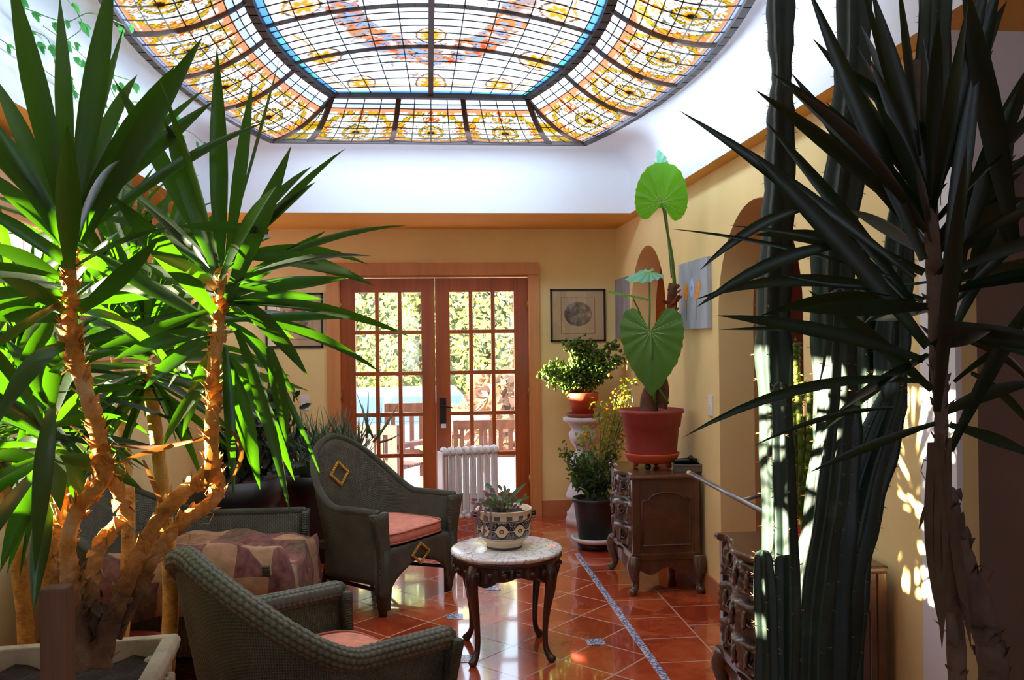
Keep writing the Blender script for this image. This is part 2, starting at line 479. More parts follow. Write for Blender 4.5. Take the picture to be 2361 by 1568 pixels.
# ------------------------------------------------------------------ french doors
cs = MB()
cs.box((-.83, YB - .035, 0), (-.725, YB, 2.05)).box((.857, YB - .035, 0), (.95, YB, 2.05)).box((-.83, YB - .038, 2.05), (.95, YB, 2.155))
cs.box((-.735, YB, 0), (-.722, YB + .14, 2.05)).box((.855, YB, 0), (.867, YB + .14, 2.05)).box((-.73, YB, 2.036), (.86, YB + .14, 2.05)).box((-.73, YB, 0), (.86, YB + .16, .02))
struct('trim_1', cs, M_trim, bevel=.004)
def french_door(idx, x0, x1, px0, px1, knob):
    y0, y1 = YB + .03, YB + .07
    t = MB(); t.box((x0, y0, .02), (px0, y1, 2.03)).box((px1, y0, .02), (x1, y1, 2.03))
    zt, zb = 1.912, .20
    t.box((px0, y0, zt), (px1, y1, 2.03)).box((px0, y0, .02), (px1, y1, zb))
    o = t.build('door_%d' % idx, M_door, bevel=.003); o['kind'] = 'structure'
    mu = MB(); pw = (px1 - px0 + .02) / 3; ph = (zt - zb + .02) / 5
    for k in (1, 2): mu.box((px0 + pw * k - .027, y0 + .004, zb), (px0 + pw * k + .007, y1 - .004, zt))
    for k in range(1, 5): mu.box((px0, y0 + .005, zb + ph * k - .027), (px1, y1 - .005, zb + ph * k + .007))
    mu.build('muntins', M_door, o, bevel=.003)
    for k in range(3):
        for j in range(5):
            a = px0 + pw * k; b = a + pw - .02; zz = zb + ph * j; ztt = zz + ph - .02
            g = MB(); yy = (y0 + y1) / 2
            e = .012
            for s in (-1, 1):
                yo = yy + s * .003; yi = yy + s * .006
                vs = [(a, yo, zz), (b, yo, zz), (b, yo, ztt), (a, yo, ztt), (a + e, yi, zz + e), (b - e, yi, zz + e), (b - e, yi, ztt - e), (a + e, yi, ztt - e)]
                if s == -1: g.add(vs, [(4, 5, 6, 7), (0, 1, 5, 4), (1, 2, 6, 5), (2, 3, 7, 6), (3, 0, 4, 7)], smooth=False)
            g.build('glass_pane', M_glass, o)
    if knob:
        kb = MB().box((.095, y0 - .012, .80), (.15, y0, 1.02)); kp = kb.build('lock_plate', M_black, o, bevel=.004); kp['label'] = 'black iron lock plate with lever handle'
        h = MB(); h.tube([(.12, y0 - .01, .955), (.12, y0 - .05, .955), (.17, y0 - .055, .945), (.205, y0 - .05, .935)], [.009, .009, .008, .006]); h.build('door_handle', M_black, kp)
        MB().box((.107, y0 - .015, .765), (.148, y0 - .008, .80)).build('latch_plate', M_plate, o)
    hg = MB()
    xx = x0 + .004 if not knob else x1 - .004
    for z in (.3, 1.05, 1.8): hg.tube([(xx, y0 - .008, z - .05), (xx, y0 - .008, z + .05)], .008)
    hg.build('hinges', simple('brass', (170, 130, 60), .35, metal=.9), o)
french_door(1, -.722, .064, -.60, -.05, False)
french_door(2, .068, .855, .19, .735, True)
# ------------------------------------------------------------------ left windows
for k, (a, b, WZ0) in enumerate(WIN):
    wf = MB()
    x0, x1 = XL - .12, XL - .06
    # casing on the wall and wooden transom panel above
    wf.box((XL - .02, a - .07, WZ0 - .09), (XL + .03, b + .07, WZ0)).box((XL - .01, a - .07, WZ0), (XL + .02, a, 2.38)).box((XL - .01, b, WZ0), (XL + .02, b + .07, 2.38)).box((XL - .01, a - .07, 2.30), (XL + .02, b + .07, 2.38))
    wf.box((XL - .005, a, WZ1), (XL + .012, b, 2.30))
    n = 3
    for i in range(n): wf.box((XL + .0, a + (b - a) * i / n + .03, WZ1 + .03), (XL + .022, a + (b - a) * (i + 1) / n - .03, 2.27))
    wo = wf.build('window_%d' % (k + 1), M_trim, bevel=.003); wo['kind'] = 'structure'
    fr = MB()
    for p, q, r_, s_ in ((a, a + .04, WZ0, WZ1), (b - .04, b, WZ0, WZ1), (a, b, WZ0, WZ0 + .04), (a, b, WZ1 - .04, WZ1), ((a + b) / 2 - .025, (a + b) / 2 + .025, WZ0, WZ1)): fr.box((x0, p, r_), (x1, q, s_))
    for i in range(1, 4):
        y = a + (b - a) * i / 4
        if i != 2: fr.box((x0 + .02, y - .007, WZ0), (x1 - .02, y + .007, WZ1))
    fr.box((x0 + .02, a, (WZ0 + WZ1) / 2 - .007), (x1 - .02, b, (WZ0 + WZ1) / 2 + .007))
    fr.build('window_frame', M_door, wo)
    if k in (0, 3):  # first window's shutters are unseen, added to keep sun off the dracaena
        sh_ = MB()
        for y_a, y_b in ((a + .01, (a + b) / 2 - .01), ((a + b) / 2 + .01, b - .01)):
            sh_.box((XL - .02, y_a, WZ0 + .01), (XL - .0, y_b, WZ1 - .01))
            for i in range(22): sh_.box((XL - .004, y_a + .05, WZ0 + .05 + i * .031), (XL + .008, y_b - .05, WZ0 + .07 + i * .031))
        sh_.build('shutter', M_shut, wo)
    if k == 2:
        cu_ = MB(); cu_.grid(lambda u, v: Vector((XL - .03 + .012 * math.sin(u * 60), a + .02 + (b - a - .04) * u, WZ0 + .01 + (WZ1 - WZ0 - .02) * v)), 60, 6); cu_.build('curtain', M_curt, wo)
    MB().add([(XL - .09, a, WZ0), (XL - .09, b, WZ0), (XL - .09, b, WZ1), (XL - .09, a, WZ1)], [(0, 1, 2, 3)], smooth=False).build('glass_pane', M_glass, wo)

# wall plates
o = MB().box((-1.055, YB - .008, .94), (-.98, YB, 1.065), 0).box((-1.035, YB - .011, .96), (-1.0, YB - .007, .995), 0).box((-1.035, YB - .011, 1.01), (-1.0, YB - .007, 1.045), 0).build('outlet_cover', M_plate, bevel=.002)
tag(o, 'white double outlet plate on the yellow wall left of the french doors', 'outlet')
p = atx(1640, 935, XR)
o = MB().box((XR - .008, p.y - .036, p.z - .06), (XR, p.y + .036, p.z + .06)).box((XR - .016, p.y - .006, p.z - .012), (XR - .006, p.y + .006, p.z + .014)).build('light_switch', M_plate, bevel=.002)
tag(o, 'white light switch on the right wall below the orange flower painting', 'switch')
# ------------------------------------------------------------------ stained glass dome
M_lead = simple('lead_came', (40, 36, 34), 0.55)
M_iron = simple('dome_iron', (58, 46, 38), 0.5, 0.2, 20)
def stained_material(name, flat=False):
    m = NT(name)
    at_ = m.n('ShaderNodeVertexColor'); at_.layer_name = 'paint'
    dk_ = m.n('ShaderNodeGamma'); dk_.inputs[1].default_value = 1.35; m.l(at_.outputs[0], dk_.inputs[0])
    col = m.mix(1.0, dk_.outputs[0], (.22, .22, .22), 'MULTIPLY')
    tr = m.n('ShaderNodeBsdfTranslucent'); m.l(col, tr.inputs[0])
    tp = m.n('ShaderNodeBsdfTransparent'); m.l(col, tp.inputs[0])
    df = m.n('ShaderNodeBsdfGlossy'); df.inputs['Roughness'].default_value = .25
    mx = m.n('ShaderNodeMixShader'); mx.inputs[0].default_value = GLASS_CLEAR
    m.l(tr.outputs[0], mx.inputs[1]); m.l(tp.outputs[0], mx.inputs[2])
    m2 = m.n('ShaderNodeMixShader'); m2.inputs[0].default_value = .04
    m.l(mx.outputs[0], m2.inputs[1]); m.l(df.outputs[0], m2.inputs[2]); m.l(m2.outputs[0], m.out.inputs[0])
    return m.mat
GLASS_CLEAR = 0.5
M_stain = stained_material('stained_glass')
def nz(x, y, f, seed=0):
    s = np.zeros_like(x); rs = np.random.RandomState(seed)
    for k in range(7):
        a = rs.rand() * 6.28; g = f * (0.6 + rs.rand() * 1.2); ph = rs.rand() * 6.28
        s = s + np.sin(x * g * np.cos(a) + y * g * np.sin(a) + ph + 1.3 * np.sin(y * g * .7 + ph))
    return s / 7 * 1.6
def over(c, col, mask):
    mask = np.clip(mask, 0, 1)[..., None]; return c * (1 - mask) + np.array(sl(col)) * mask
def ringm(x, y, cx, cy, rx, ry, th, p=2.0):
    d = (np.abs((x - cx) / rx) ** p + np.abs((y - cy) / ry) ** p) ** (1 / p)
    return np.abs(d - 1) < th
def spiral(x, y, cx, cy, r, sgn, ph=0.0, th=.3):
    dx, dy = (x - cx) * sgn, (y - cy); rr = np.sqrt(dx * dx + dy * dy) / r; an = np.arctan2(dy, dx) + ph
    f = (rr * 1.35 - an / 6.283) % 1.0
    return (rr < 1) & (f < th + .12)
def paint_panel(u, v, seed=0):
    """scrollwork panel. u across, v from the rim (0) to the inner frame (1)"""
    sh = u.shape
    c = np.ones(sh + (3,)) * np.array(sl((240, 236, 220)))
    x = (u - .5) * 1.15; y = v
    n1 = nz(x, y, 38, seed + 1)
    c = over(c, (110, 104, 98), (np.abs(n1) < .075) * .9 * ((v > .1) & (v < .78)))
    n2 = nz(x, y, 60, seed + 2); c = over(c, (222, 214, 196), (n2 > .5) * .5)
    loopd = (np.abs(x / .50) ** 2.6 + np.abs((y - .42) / .34) ** 2.6) ** (1 / 2.6)
    c = over(c, (232, 160, 116), ((loopd > 1.05) & (v > .12) & (v < .82)) * .95)
    tri = (np.abs(np.abs(x) - .46) < .07 * (1.2 - (v - .55) * 1.6)) & (v > .6) & (v < .76)
    c = over(c, (238, 236, 226), tri * 1.0)
    lw = .075 + .03 * np.sin(np.arctan2(y - .42, x) * 22)
    gold = (np.abs(loopd - .97) < lw) & ~((np.abs(x) < .1) & (v > .65))
    c = over(c, (214, 176, 50), gold)
    c = over(c, (120, 84, 20), gold & (np.abs(loopd - .97) > lw - .016))
    c = over(c, (150, 150, 60), gold & (nz(x, y, 70, seed + 5) > .5))
    # medallion
    md = np.sqrt((x / .20) ** 2 + ((y - .37) / .165) ** 2); an = np.arctan2((y - .37), x)
    c = over(c, (226, 222, 206), md < 1)
    c = over(c, (140, 130, 120), (md < .85) & (md > .35) & (np.abs(np.sin(an * 14)) < .3) & (md > .45))
    c = over(c, (222, 170, 40), (md < .5 + .1 * np.sin(an * 16)))
    c = over(c, (76, 46, 30), md < .28)
    c = over(c, (224, 184, 20), (md < 1.02) & (md > .80)); c = over(c, (70, 60, 30), (np.abs(md - 1.0) < .035) | (np.abs(md - .84) < .03))
    # curls
    for cx, cy, r, sg, ph in ((-.085, .66, .085, 1, 0), (.085, .66, .085, -1, 0), (-.43, .47, .075, 1, 1.5), (.43, .47, .075, -1, 1.5), (-.43, .34, .075, 1, -1.5), (.43, .34, .075, -1, -1.5), (-.09, .17, .05, 1, 2), (.09, .17, .05, -1, 2)):
        s = spiral(x, y, cx, cy, r * .85, sg, ph); c = over(c, (206, 112, 24) if abs(cx) > .2 or seed % 2 else (196, 150, 40), s)
    st = (np.abs(x) < .022 + .02 * np.sin(y * 60)) & (v > .58) & (v < .8); c = over(c, (196, 110, 24), st)
    c = over(c, (214, 168, 60), (np.abs(x) < .015) & (v < .24) & (v > .1))
    # borders
    c = over(c, (232, 236, 246), v > .885); c = over(c, (206, 222, 250), (v > .82) & (v <= .885))
    c = over(c, (196, 206, 236), v < .07); c = over(c, (232, 166, 122), (v >= .07) & (v < .115))
    return c
def paint_center(X, Y, hx):
    """flat middle of the dome, painted by plan position. hx = how far out (0 centre .. 1 frame)"""
    c = np.ones(X.shape + (3,)) * np.array(sl((236, 243, 252)))
    n1 = nz(X * 1.0, Y, 9, 3); c = over(c, (214, 226, 246), (n1 > .2) * .6)
    x, y = X - DCX, Y - DCY
    tw = np.abs(nz(X, Y, 30, 8)) < .05
    gd = np.sqrt((x / .50) ** 2 + (y / .93) ** 2) + .035 * nz(X, Y, 26, 5)
    g = np.abs(gd - .86) < .15
    c = over(c, (170, 150, 140), tw & (np.abs(gd - .86) < .32) & ~g)
    k = nz(X, Y, 48, 11); k2 = nz(X, Y, 62, 12)
    c = over(c, (176, 160, 158), g); c = over(c, (150, 176, 220), g & (k > .25)); c = over(c, (228, 148, 96), g & (k2 > .1))
    c = over(c, (214, 96, 66), g & (k2 > .5) & (y > .55)); c = over(c, (238, 208, 196), g & (k < -.45)); c = over(c, (96, 80, 76), g & (np.abs(k + k2) < .05))
    # gold ornaments
    for cx, cy, r in ((0, 1.17, .10), (.0, .55, .09), (.60, .72, .11), (-.60, .72, .11), (.42, 1.15, .09), (-.42, 1.15, .09), (.62, .0, .1), (-.62, .0, .1)):
        d = np.sqrt((x - cx) ** 2 + ((y - cy) * .8) ** 2) / r; an = np.arctan2(y - cy, x - cx)
        c = over(c, (238, 206, 190), d < .9); c = over(c, (208, 166, 40), (d < .3 + .35 * np.abs(np.sin(an * 4))) & (d > .18)); c = over(c, (120, 90, 40), np.abs(d - .9) < .05)
    sc = np.abs(hx - (.86 + .04 * np.sin(y * 9))) < .008; c = over(c, (196, 156, 60), sc)
    c = over(c, (236, 222, 224), (hx > .875) & (hx < .93)); c = over(c, (120, 180, 226), hx >= .93)
    c = over(c, (120, 210, 216), (hx >= .93) & (nz(X, Y, 20, 9) > .3))
    return c
def color_mesh(ob, cols):
    a = ob.data.color_attributes.new('paint', 'FLOAT_COLOR', 'POINT')
    d = np.ones((len(ob.data.vertices), 4), dtype=np.float32); d[:, :3] = cols
    a.data.foreach_set('color', d.ravel())
RZ, IZ = ZD + .01, 3.05
def rim_pt(s, side):   # s: 0 back corner .. 1 front corner, side +-1
    Y = 6.12 - 3.52 * s; return Vector((DCX + side * (1.06 + .27 * (1 - ((Y - DCY) / 1.76) ** 2)), Y, RZ))
def inn_pt(s, side):
    Y = 5.66 - 2.6 * s; return Vector((DCX + side * (.61 + .22 * (1 - ((Y - DCY) / 1.30) ** 2)), Y, IZ))
def ringp(ro, ri, v):
    p = ro.lerp(ri, v); p.z = RZ + (IZ - RZ) * (v ** 2.1); return p
dome = thing('stained_glass_dome', 'large oval stained glass ceiling dome painted with yellow scrolls and a flower garland', 'skylight', (DCX, DCY, RZ))
def glass_piece(fn, paint, nu, nv, name, lines_u, lines_v):
    mb = MB(); mb.grid(fn, nu, nv)
    o = mb.build(name, M_stain, dome, world=True)
    U, V = np.meshgrid(np.linspace(0, 1, nu + 1), np.linspace(0, 1, nv + 1))
    color_mesh(o, paint(U, V).reshape(-1, 3))
    ld = MB()
    for a in lines_u: ld.tube([Vector(fn(a, k / 12)) - Vector((0, 0, .003)) for k in range(13)], .0032, 4, cap=False)
    for b in lines_v: ld.tube([Vector(fn(k / 8, b)) - Vector((0, 0, .003)) for k in range(9)], .0032, 4, cap=False)
    ld.build('lead_came', M_lead, o, loc=None) if False else None
    q = ld.build('lead_came', M_lead, None, world=False)
    for vtx in q.data.vertices: vtx.co -= dome.location
    q.parent = o
    return o
def bow(a, b, u, k):    # point between two ribs, slightly pushed out
    return a.lerp(b, u)
ribs = MB()
def add_panel(o0, o1, i0, i1, seed, nu=72, nv=60):
    def fn(u, v):
        p = ringp(o0.lerp(o1, u), i0.lerp(i1, u), v); p.z -= .012 * math.sin(PI * u) * (1 - v) ; return p
    glass_piece(fn, lambda U, V: paint_panel(U, V, seed), nu, nv, 'cove_panel', [.25, .5, .75], [.07, .21, .35, .48, .61, .73, .82, .885])
def add_rib(o, i, wd=.022):
    r_ = MB(); pts = [ringp(o, i, k / 12) - Vector((0, 0, .008)) for k in range(13)]
    for k in range(12): r_.beam(pts[k], pts[k + 1] + (pts[k + 1] - pts[k]) * .04, wd, .02)
    r_.build('rib', M_iron, dome, world=True)
sd_ = 0
bx_o = [-.82, -.27, .27, .82]; bx_i = [-.61, -.2, .2, .61]
for Yo, Yi in ((6.12, 5.66), (2.60, 3.06)):
    for k in range(3):
        add_panel(Vector((DCX + bx_o[k], Yo, RZ)), Vector((DCX + bx_o[k + 1], Yo, RZ)), Vector((DCX + bx_i[k], Yi, IZ)), Vector((DCX + bx_i[k + 1], Yi, IZ)), sd_); sd_ += 1
    for k in range(4): add_rib(Vector((DCX + bx_o[k], Yo, RZ)), Vector((DCX + bx_i[k], Yi, IZ)), .03)
sp_o = [0, .225, .406, .594, .775, 1]; sp_i = [0, .21, .405, .595, .79, 1]
for side in (-1, 1):
    for k in range(5):
        a0, a1, b0, b1 = sp_o[k], sp_o[k + 1], sp_i[k], sp_i[k + 1]
        def fn(u, v, a0=a0, a1=a1, b0=b0, b1=b1, side=side):
            return ringp(rim_pt(a0 + (a1 - a0) * u, side), inn_pt(b0 + (b1 - b0) * u, side), v)
        glass_piece(fn, lambda U, V, s=sd_: paint_panel(U, V, s), 72, 60, 'cove_panel', [.25, .5, .75], [.07, .21, .35, .48, .61, .73, .82, .885]); sd_ += 1
    for k in range(6): add_rib(rim_pt(sp_o[k], side), inn_pt(sp_i[k], side), .02)
    for Yo, Yi, s in ((6.12, 5.66, 0), (2.60, 3.06, 1)):    # corner gussets
        o0 = Vector((DCX + side * .82, Yo, RZ)); o1 = rim_pt(s, side); ii = inn_pt(s, side)
        def fn(u, v, o0=o0, o1=o1, ii=ii): return ringp(o0.lerp(o1, u), ii, min(v, .995))
        def pg(U, V):
            c = np.ones(U.shape + (3,)) * np.array(sl((238, 232, 214))); x = (U - .5) * (1 - V)
            c = over(c, (232, 160, 116), (V > .8)); f = np.abs(x) < .28 * np.abs(np.sin(V * 9)); c = over(c, (206, 170, 40), f & (V < .6) & (V > .06)); c = over(c, (140, 130, 120), np.abs(nz(U, V, 30, 4)) < .05)
            c = over(c, (196, 206, 236), V < .07); return c
        glass_piece(fn, pg, 30, 50, 'gusset_panel', [.5], [.07, .3, .52, .72])
# frames
def ring_frame(pts, wd, dp, name, dz=0):
    mb = MB(); n = len(pts)
    for k in range(n): mb.beam(Vector(pts[k]) + Vector((0, 0, dz)), Vector(pts[(k + 1) % n]) + (Vector(pts[(k + 1) % n]) - Vector(pts[k])).normalized() * wd * .3 + Vector((0, 0, dz)), wd, dp)
    return mb.build(name, M_iron, dome, world=True)
ring_frame([(x, y, RZ) for x, y in rim_outline()], .035, .03, 'outer_frame', -.005)
inner = [inn_pt(k / 24, 1) for k in range(25)] + [inn_pt(1 - k / 24, -1) for k in range(25)]
ring_frame(inner, .045, .04, 'inner_frame', -.005)
# middle
def mid_pt(x_rel, s):      # x_rel -1..1 across, s 0..1 back to front
    e = inn_pt(s, 1); hw = e.x - DCX; t = 2 * s - 1
    z = IZ + .13 * (1 - x_rel ** 2) * (1 - abs(t) ** 3)
    return Vector((DCX + hw * x_rel, e.y, z))
sc = [0, .25, .485, .70, 1.0]
sc = [0, .235, .455, .72, 1.0]
for side in (-1, 1):
    for k in range(4):
        def fn(u, v, s0=sc[k], s1=sc[k + 1], side=side): return mid_pt(side * u, s0 + (s1 - s0) * v)
        def pc(U, V, s0=sc[k], s1=sc[k + 1], side=side):
            s = s0 + (s1 - s0) * V; Yv = 5.66 - 2.6 * s; hw = .61 + .22 * (1 - ((Yv - DCY) / 1.30) ** 2)
            edge = np.maximum(U, 1 - (1 - np.abs(2 * s - 1)) * 1.3 / .72)
            return paint_center(DCX + side * U * hw, Yv, edge)
        glass_piece(fn, pc, 90, 60, 'centre_panel', [.2, .4, .6, .8, .93], [.17, .33, .5, .67, .83])
for s in sc[1:-1]:
    r_ = MB(); pts = [mid_pt(-1 + k / 10, s) - Vector((0, 0, .006)) for k in range(21)]
    for k in range(20): r_.beam(pts[k], pts[k + 1] + (pts[k + 1] - pts[k]) * .04, .018, .018)
    r_.build('rib', M_iron, dome, world=True)
r_ = MB(); pts = [mid_pt(0, k / 24) - Vector((0, 0, .007)) for k in range(25)]
for k in range(24): r_.beam(pts[k], pts[k + 1], .03, .02)
r_.build('spine_rib', M_iron, dome, world=True)
# ------------------------------------------------------------------ wicker
def wicker_mat(name, c1, c2, fu=230, fv=120):
    m = NT(name)
    uvn = m.n('ShaderNodeUVMap'); sp = m.n('ShaderNodeSeparateXYZ'); m.l(uvn.outputs[0], sp.inputs[0])
    a = m.math('SINE', m.math('MULTIPLY', sp.outputs[0], fu * 2)); b = m.math('SINE', m.math('ADD', m.math('MULTIPLY', sp.outputs[1], fv * 5), m.math('MULTIPLY', m.math('SIGN', a), 1.57)))
    h = m.math('ADD', m.math('MULTIPLY', m.math('ABSOLUTE', a), 0.7), m.math('MULTIPLY', b, 0.3))
    n = m.noise(9, 4)
    f = m.math('ADD', m.math('MULTIPLY', h, 0.45), m.math('MULTIPLY', n, 0.6))
    m.l(m.ramp(f, [(0.2, sl(c1)), (0.75, sl(c2))]), m.b.inputs['Base Color']); m.b.inputs['Roughness'].default_value = 0.55
    m.bump(h, 0.7, 0.004)
    MATS[name] = m.mat; return m.mat
M_wick = wicker_mat('green_wicker', (42, 44, 34), (98, 100, 80))
M_wick2 = wicker_mat('green_wicker_braid', (44, 46, 36), (112, 112, 92), 20, 60)
M_cush = simple('pink_cushion', (226, 150, 128), 0.85, 0.14, 30, 0.3, 160, spec=.1)
M_stud = simple('yellow_weave', (190, 140, 48), 0.6, 0.3, 60)
M_darkwood = wood('dark_carved_wood', (34, 20, 14), (72, 42, 28), 0.35, 8, (1, 1, .3), .3, .3)
M_walnut = wood('walnut', (56, 34, 22), (106, 66, 42), 0.35, 5, (.3, 1, 1), .3, .1)
M_walnut2 = wood('carved_walnut', (44, 30, 24), (116, 88, 70), 0.35, 16, (1, 1, .6), .35, .5)
def wick_shell_plan(t, hw, dp, rnd=.26):
    """plan of the arms and back: t -1 left arm front, 0 middle of the back, 1 right arm front. front is -y"""
    segs = [(-hw, -dp / 2), (-hw, dp / 2 - rnd)]
    Ls = dp - rnd; La = PI / 2 * rnd; Lb = 2 * (hw - rnd); tot = 2 * Ls + 2 * La + Lb
    s = (t + 1) / 2 * tot
    if s < Ls: return (-hw, -dp / 2 + s)
    s -= Ls
    if s < La: a = s / rnd; return (-hw + rnd - rnd * math.cos(a), dp / 2 - rnd + rnd * math.sin(a))
    s -= La
    if s < Lb: return (-hw + rnd + s, dp / 2)
    s -= Lb
    if s < La: a = s / rnd; return (hw - rnd + rnd * math.sin(a), dp / 2 - rnd + rnd * math.cos(a))
    s -= La
    return (hw, dp / 2 - rnd - s)
def wick_height(t, arm, back):
    k = min(1, max(0, (abs(t) - .0) / .62)); sm = .5 + .5 * math.cos(PI * k)
    return arm + (back - arm) * sm ** .85
def wicker_seat(name, label, cat, loc, rz, hw=.31, dp=.56, arm=.57, back=.90, seat=.36, braid=False, group=None, quilt=False, rnd=.26, motif=True):
    T = thing(name, label, cat, loc, rz, group)
    lean = .10
    def P(t, z, off=0.0):
        x, y = wick_shell_plan(t, hw, dp, rnd); k = max(0, (z - seat)) * lean / .5
        # outwards direction
        x2, y2 = wick_shell_plan(min(1, t + .01), hw, dp, rnd); x1, y1 = wick_shell_plan(max(-1, t - .01), hw, dp, rnd)
        dx, dy = x2 - x1, y2 - y1; L = math.hypot(dx, dy) or 1; nx, ny = -dy / L, dx / L
        return Vector((x + nx * (off + k * .9), y + ny * (off + k * .9), z))
    N = 56
    sh = MB()
    zb = .17
    def outer(u, v):
        t = -1 + 2 * u; z = zb + (wick_height(t, arm, back) - zb) * v; return P(t, z, .0)
    sh.grid(outer, N, 14, 0, lambda u, v: (u * 1.7, v * .6))
    sh.build('woven_shell', M_wick, T, solid=.028)
    rim = MB(); pts = [P(-1 + 2 * k / 90, wick_height(-1 + 2 * k / 90, arm, back), .0) for k in range(91)]
    # arm ends curl down
    if braid:
        rad = []; pp = catmull(pts, 4); R0 = .036
        for i in range(len(pp)): rad.append(R0 * (1 + .07 * abs(math.sin(i * .62))))
        rim.tube(pp, rad, 12)
    else:
        rim.tube(pts, .021, 10)
    for s in (0, -1):
        e = pts[s]; rim.ball((e.x, e.y, e.z), .034 if braid else .021, 10)
    rim.build('rolled_rim', M_wick2 if braid else M_wick, T)
    # thick arm fronts
    for s in (-1, 1):
        a = MB(); x = s * (hw + .0)
        def pan(u, v, s=s):
            z = zb * .0 + .10 + (arm - .10) * v; k = max(0, z - seat) * lean * 1.8; wd = .035 + .03 * v ** 3
            return Vector((s * (hw + k) + (-wd + 2 * wd * u), -dp / 2 - .012, z))
        a.grid(pan, 6, 14, 0, lambda u, v: (u * .1, v * .5)); a.build('arm_front', M_wick, T, solid=.03)
    # front apron with an arch
    ap = MB()
    def apr(u, v):
        x = -hw + 2 * hw * u; low = .10 + .17 * max(0, 1 - abs(u - .5) * 2.35) ** .45 if abs(u - .5) < .425 else .03
        return Vector((x, -dp / 2 - .006, low + (seat - low) * v))
    ap.grid(apr, 40, 8, 0, lambda u, v: (u * .62, v * .3)); apo = ap.build('front_apron', M_wick, T, solid=.022)
    if motif:
        st = MB(); n = 6
        for side in range(4):
            for k in range(n):
                t = k / n; cx, cz = [(0, 1), (1, 0), (0, -1), (-1, 0)][side]; dx, dz = [(0, -1)[0] or 0, 0][0], 0
                c0 = [(0, 1), (1, 0), (0, -1), (-1, 0)][side]; c1 = [(0, 1), (1, 0), (0, -1), (-1, 0)][(side + 1) % 4]
                px_, pz_ = c0[0] + (c1[0] - c0[0]) * t, c0[1] + (c1[1] - c0[1]) * t
                st.ball((px_ * .075, -dp / 2 - .022, .30 - .01 + pz_ * .056), .0095, 6)
        q = st.build('diamond_motif', M_stud, apo); q['label'] = 'yellow woven diamond on the front apron'
        st = MB()
        for side in range(4):
            c0 = [(0, 1), (1, 0), (0, -1), (-1, 0)][side]; c1 = [(0, 1), (1, 0), (0, -1), (-1, 0)][(side + 1) % 4]
            for k in range(6):
                t = k / 6; px_, pz_ = c0[0] + (c1[0] - c0[0]) * t, c0[1] + (c1[1] - c0[1]) * t; z = .70 + pz_ * .068
                p_ = P(0, z, -.020); st.ball((px_ * .075, p_.y, z), .0115, 6)
        st.build('diamond_motif', M_stud, T)
    for s in (-1, 1):
        l = MB(); l.tube([(s * (hw - .01), -dp / 2 + .01, seat), (s * (hw), -dp / 2 + .005, .12), (s * (hw - .015), -dp / 2 + .01, 0)], [.045, .036, .022], 10); l.build('leg', M_wick, T)
        l = MB(); l.tube([(s * (hw - .1), dp / 2 - .08, seat - .05), (s * (hw - .09), dp / 2 - .01, 0)], [.018, .014], 8); l.build('leg', M_black if not braid else M_wick, T)
    b = MB(); b.tube([(-hw + .09, dp / 2 - .06, .13), (hw - .09, dp / 2 - .06, .13)], .011, 6)
    for s in (-1, 1): b.tube([(s * (hw - .09), dp / 2 - .05, .13), (s * (hw), -dp / 2 + .02, .14)], .011, 6).tube([(s * (hw - .1), dp / 2 - .06, .02), (s * (hw - .03), 0, .2)], .009, 6)
    b.build('stretcher', M_black, T)
    MB().box((-hw + .01, -dp / 2 + .0, seat - .04), (hw - .01, dp / 2 - .04, seat - .005)).build('seat_deck', M_wick, T)
    cu = MB(); x1, y0, y1, z0, z1 = hw - .03, -dp / 2 - .015, dp / 2 - .09, seat, seat + .085
    def cush(u, v):
        t = 2 * PI * u; e = 5
        cx, cy = math.copysign(abs(math.cos(t)) ** (2 / e), math.cos(t)), math.copysign(abs(math.sin(t)) ** (2 / e), math.sin(t))
        a = PI * v; r = math.sin(a) ** .38 if 0 < v < 1 else 0
        return Vector((x1 * cx * r, (y0 + y1) / 2 + (y1 - y0) / 2 * cy * r, z0 + (z1 - z0) * (.5 - .5 * math.copysign(abs(math.cos(a)) ** .6, math.cos(a))) + .012 * (1 - (cx * r) ** 2) * (v > .5)))
    if not quilt:
        cu.grid(cush, 48, 16); co = cu.build('cushion', M_cush, T)
        pp = MB()
        for zz in (z0 + .018, z1 - .012):
            lp = []
            for k in range(49):
                t = 2 * PI * k / 48; lp.append((x1 * math.copysign(abs(math.cos(t)) ** .4, math.cos(t)) * .995, (y0 + y1) / 2 + (y1 - y0) / 2 * math.copysign(abs(math.sin(t)) ** .4, math.sin(t)) * .995, zz))
            pp.tube(lp, .005, 6, cap=False)
        pp.build('piping', simple('cushion_piping', (186, 110, 92), .8), co)
    return T, P
ca, _ = wicker_seat('wicker_armchair', 'dark green wicker armchair facing right, pink seat cushion and yellow diamond on its high back', 'chair', (-.29, 5.33, 0), R(52), back=.92)
cb, _ = wicker_seat('wicker_armchair', 'green wicker armchair in the foreground seen from behind, with thick braided rim', 'chair', (-.40, 2.98, 0), R(124), hw=.32, dp=.60, arm=.56, back=.855, braid=True)
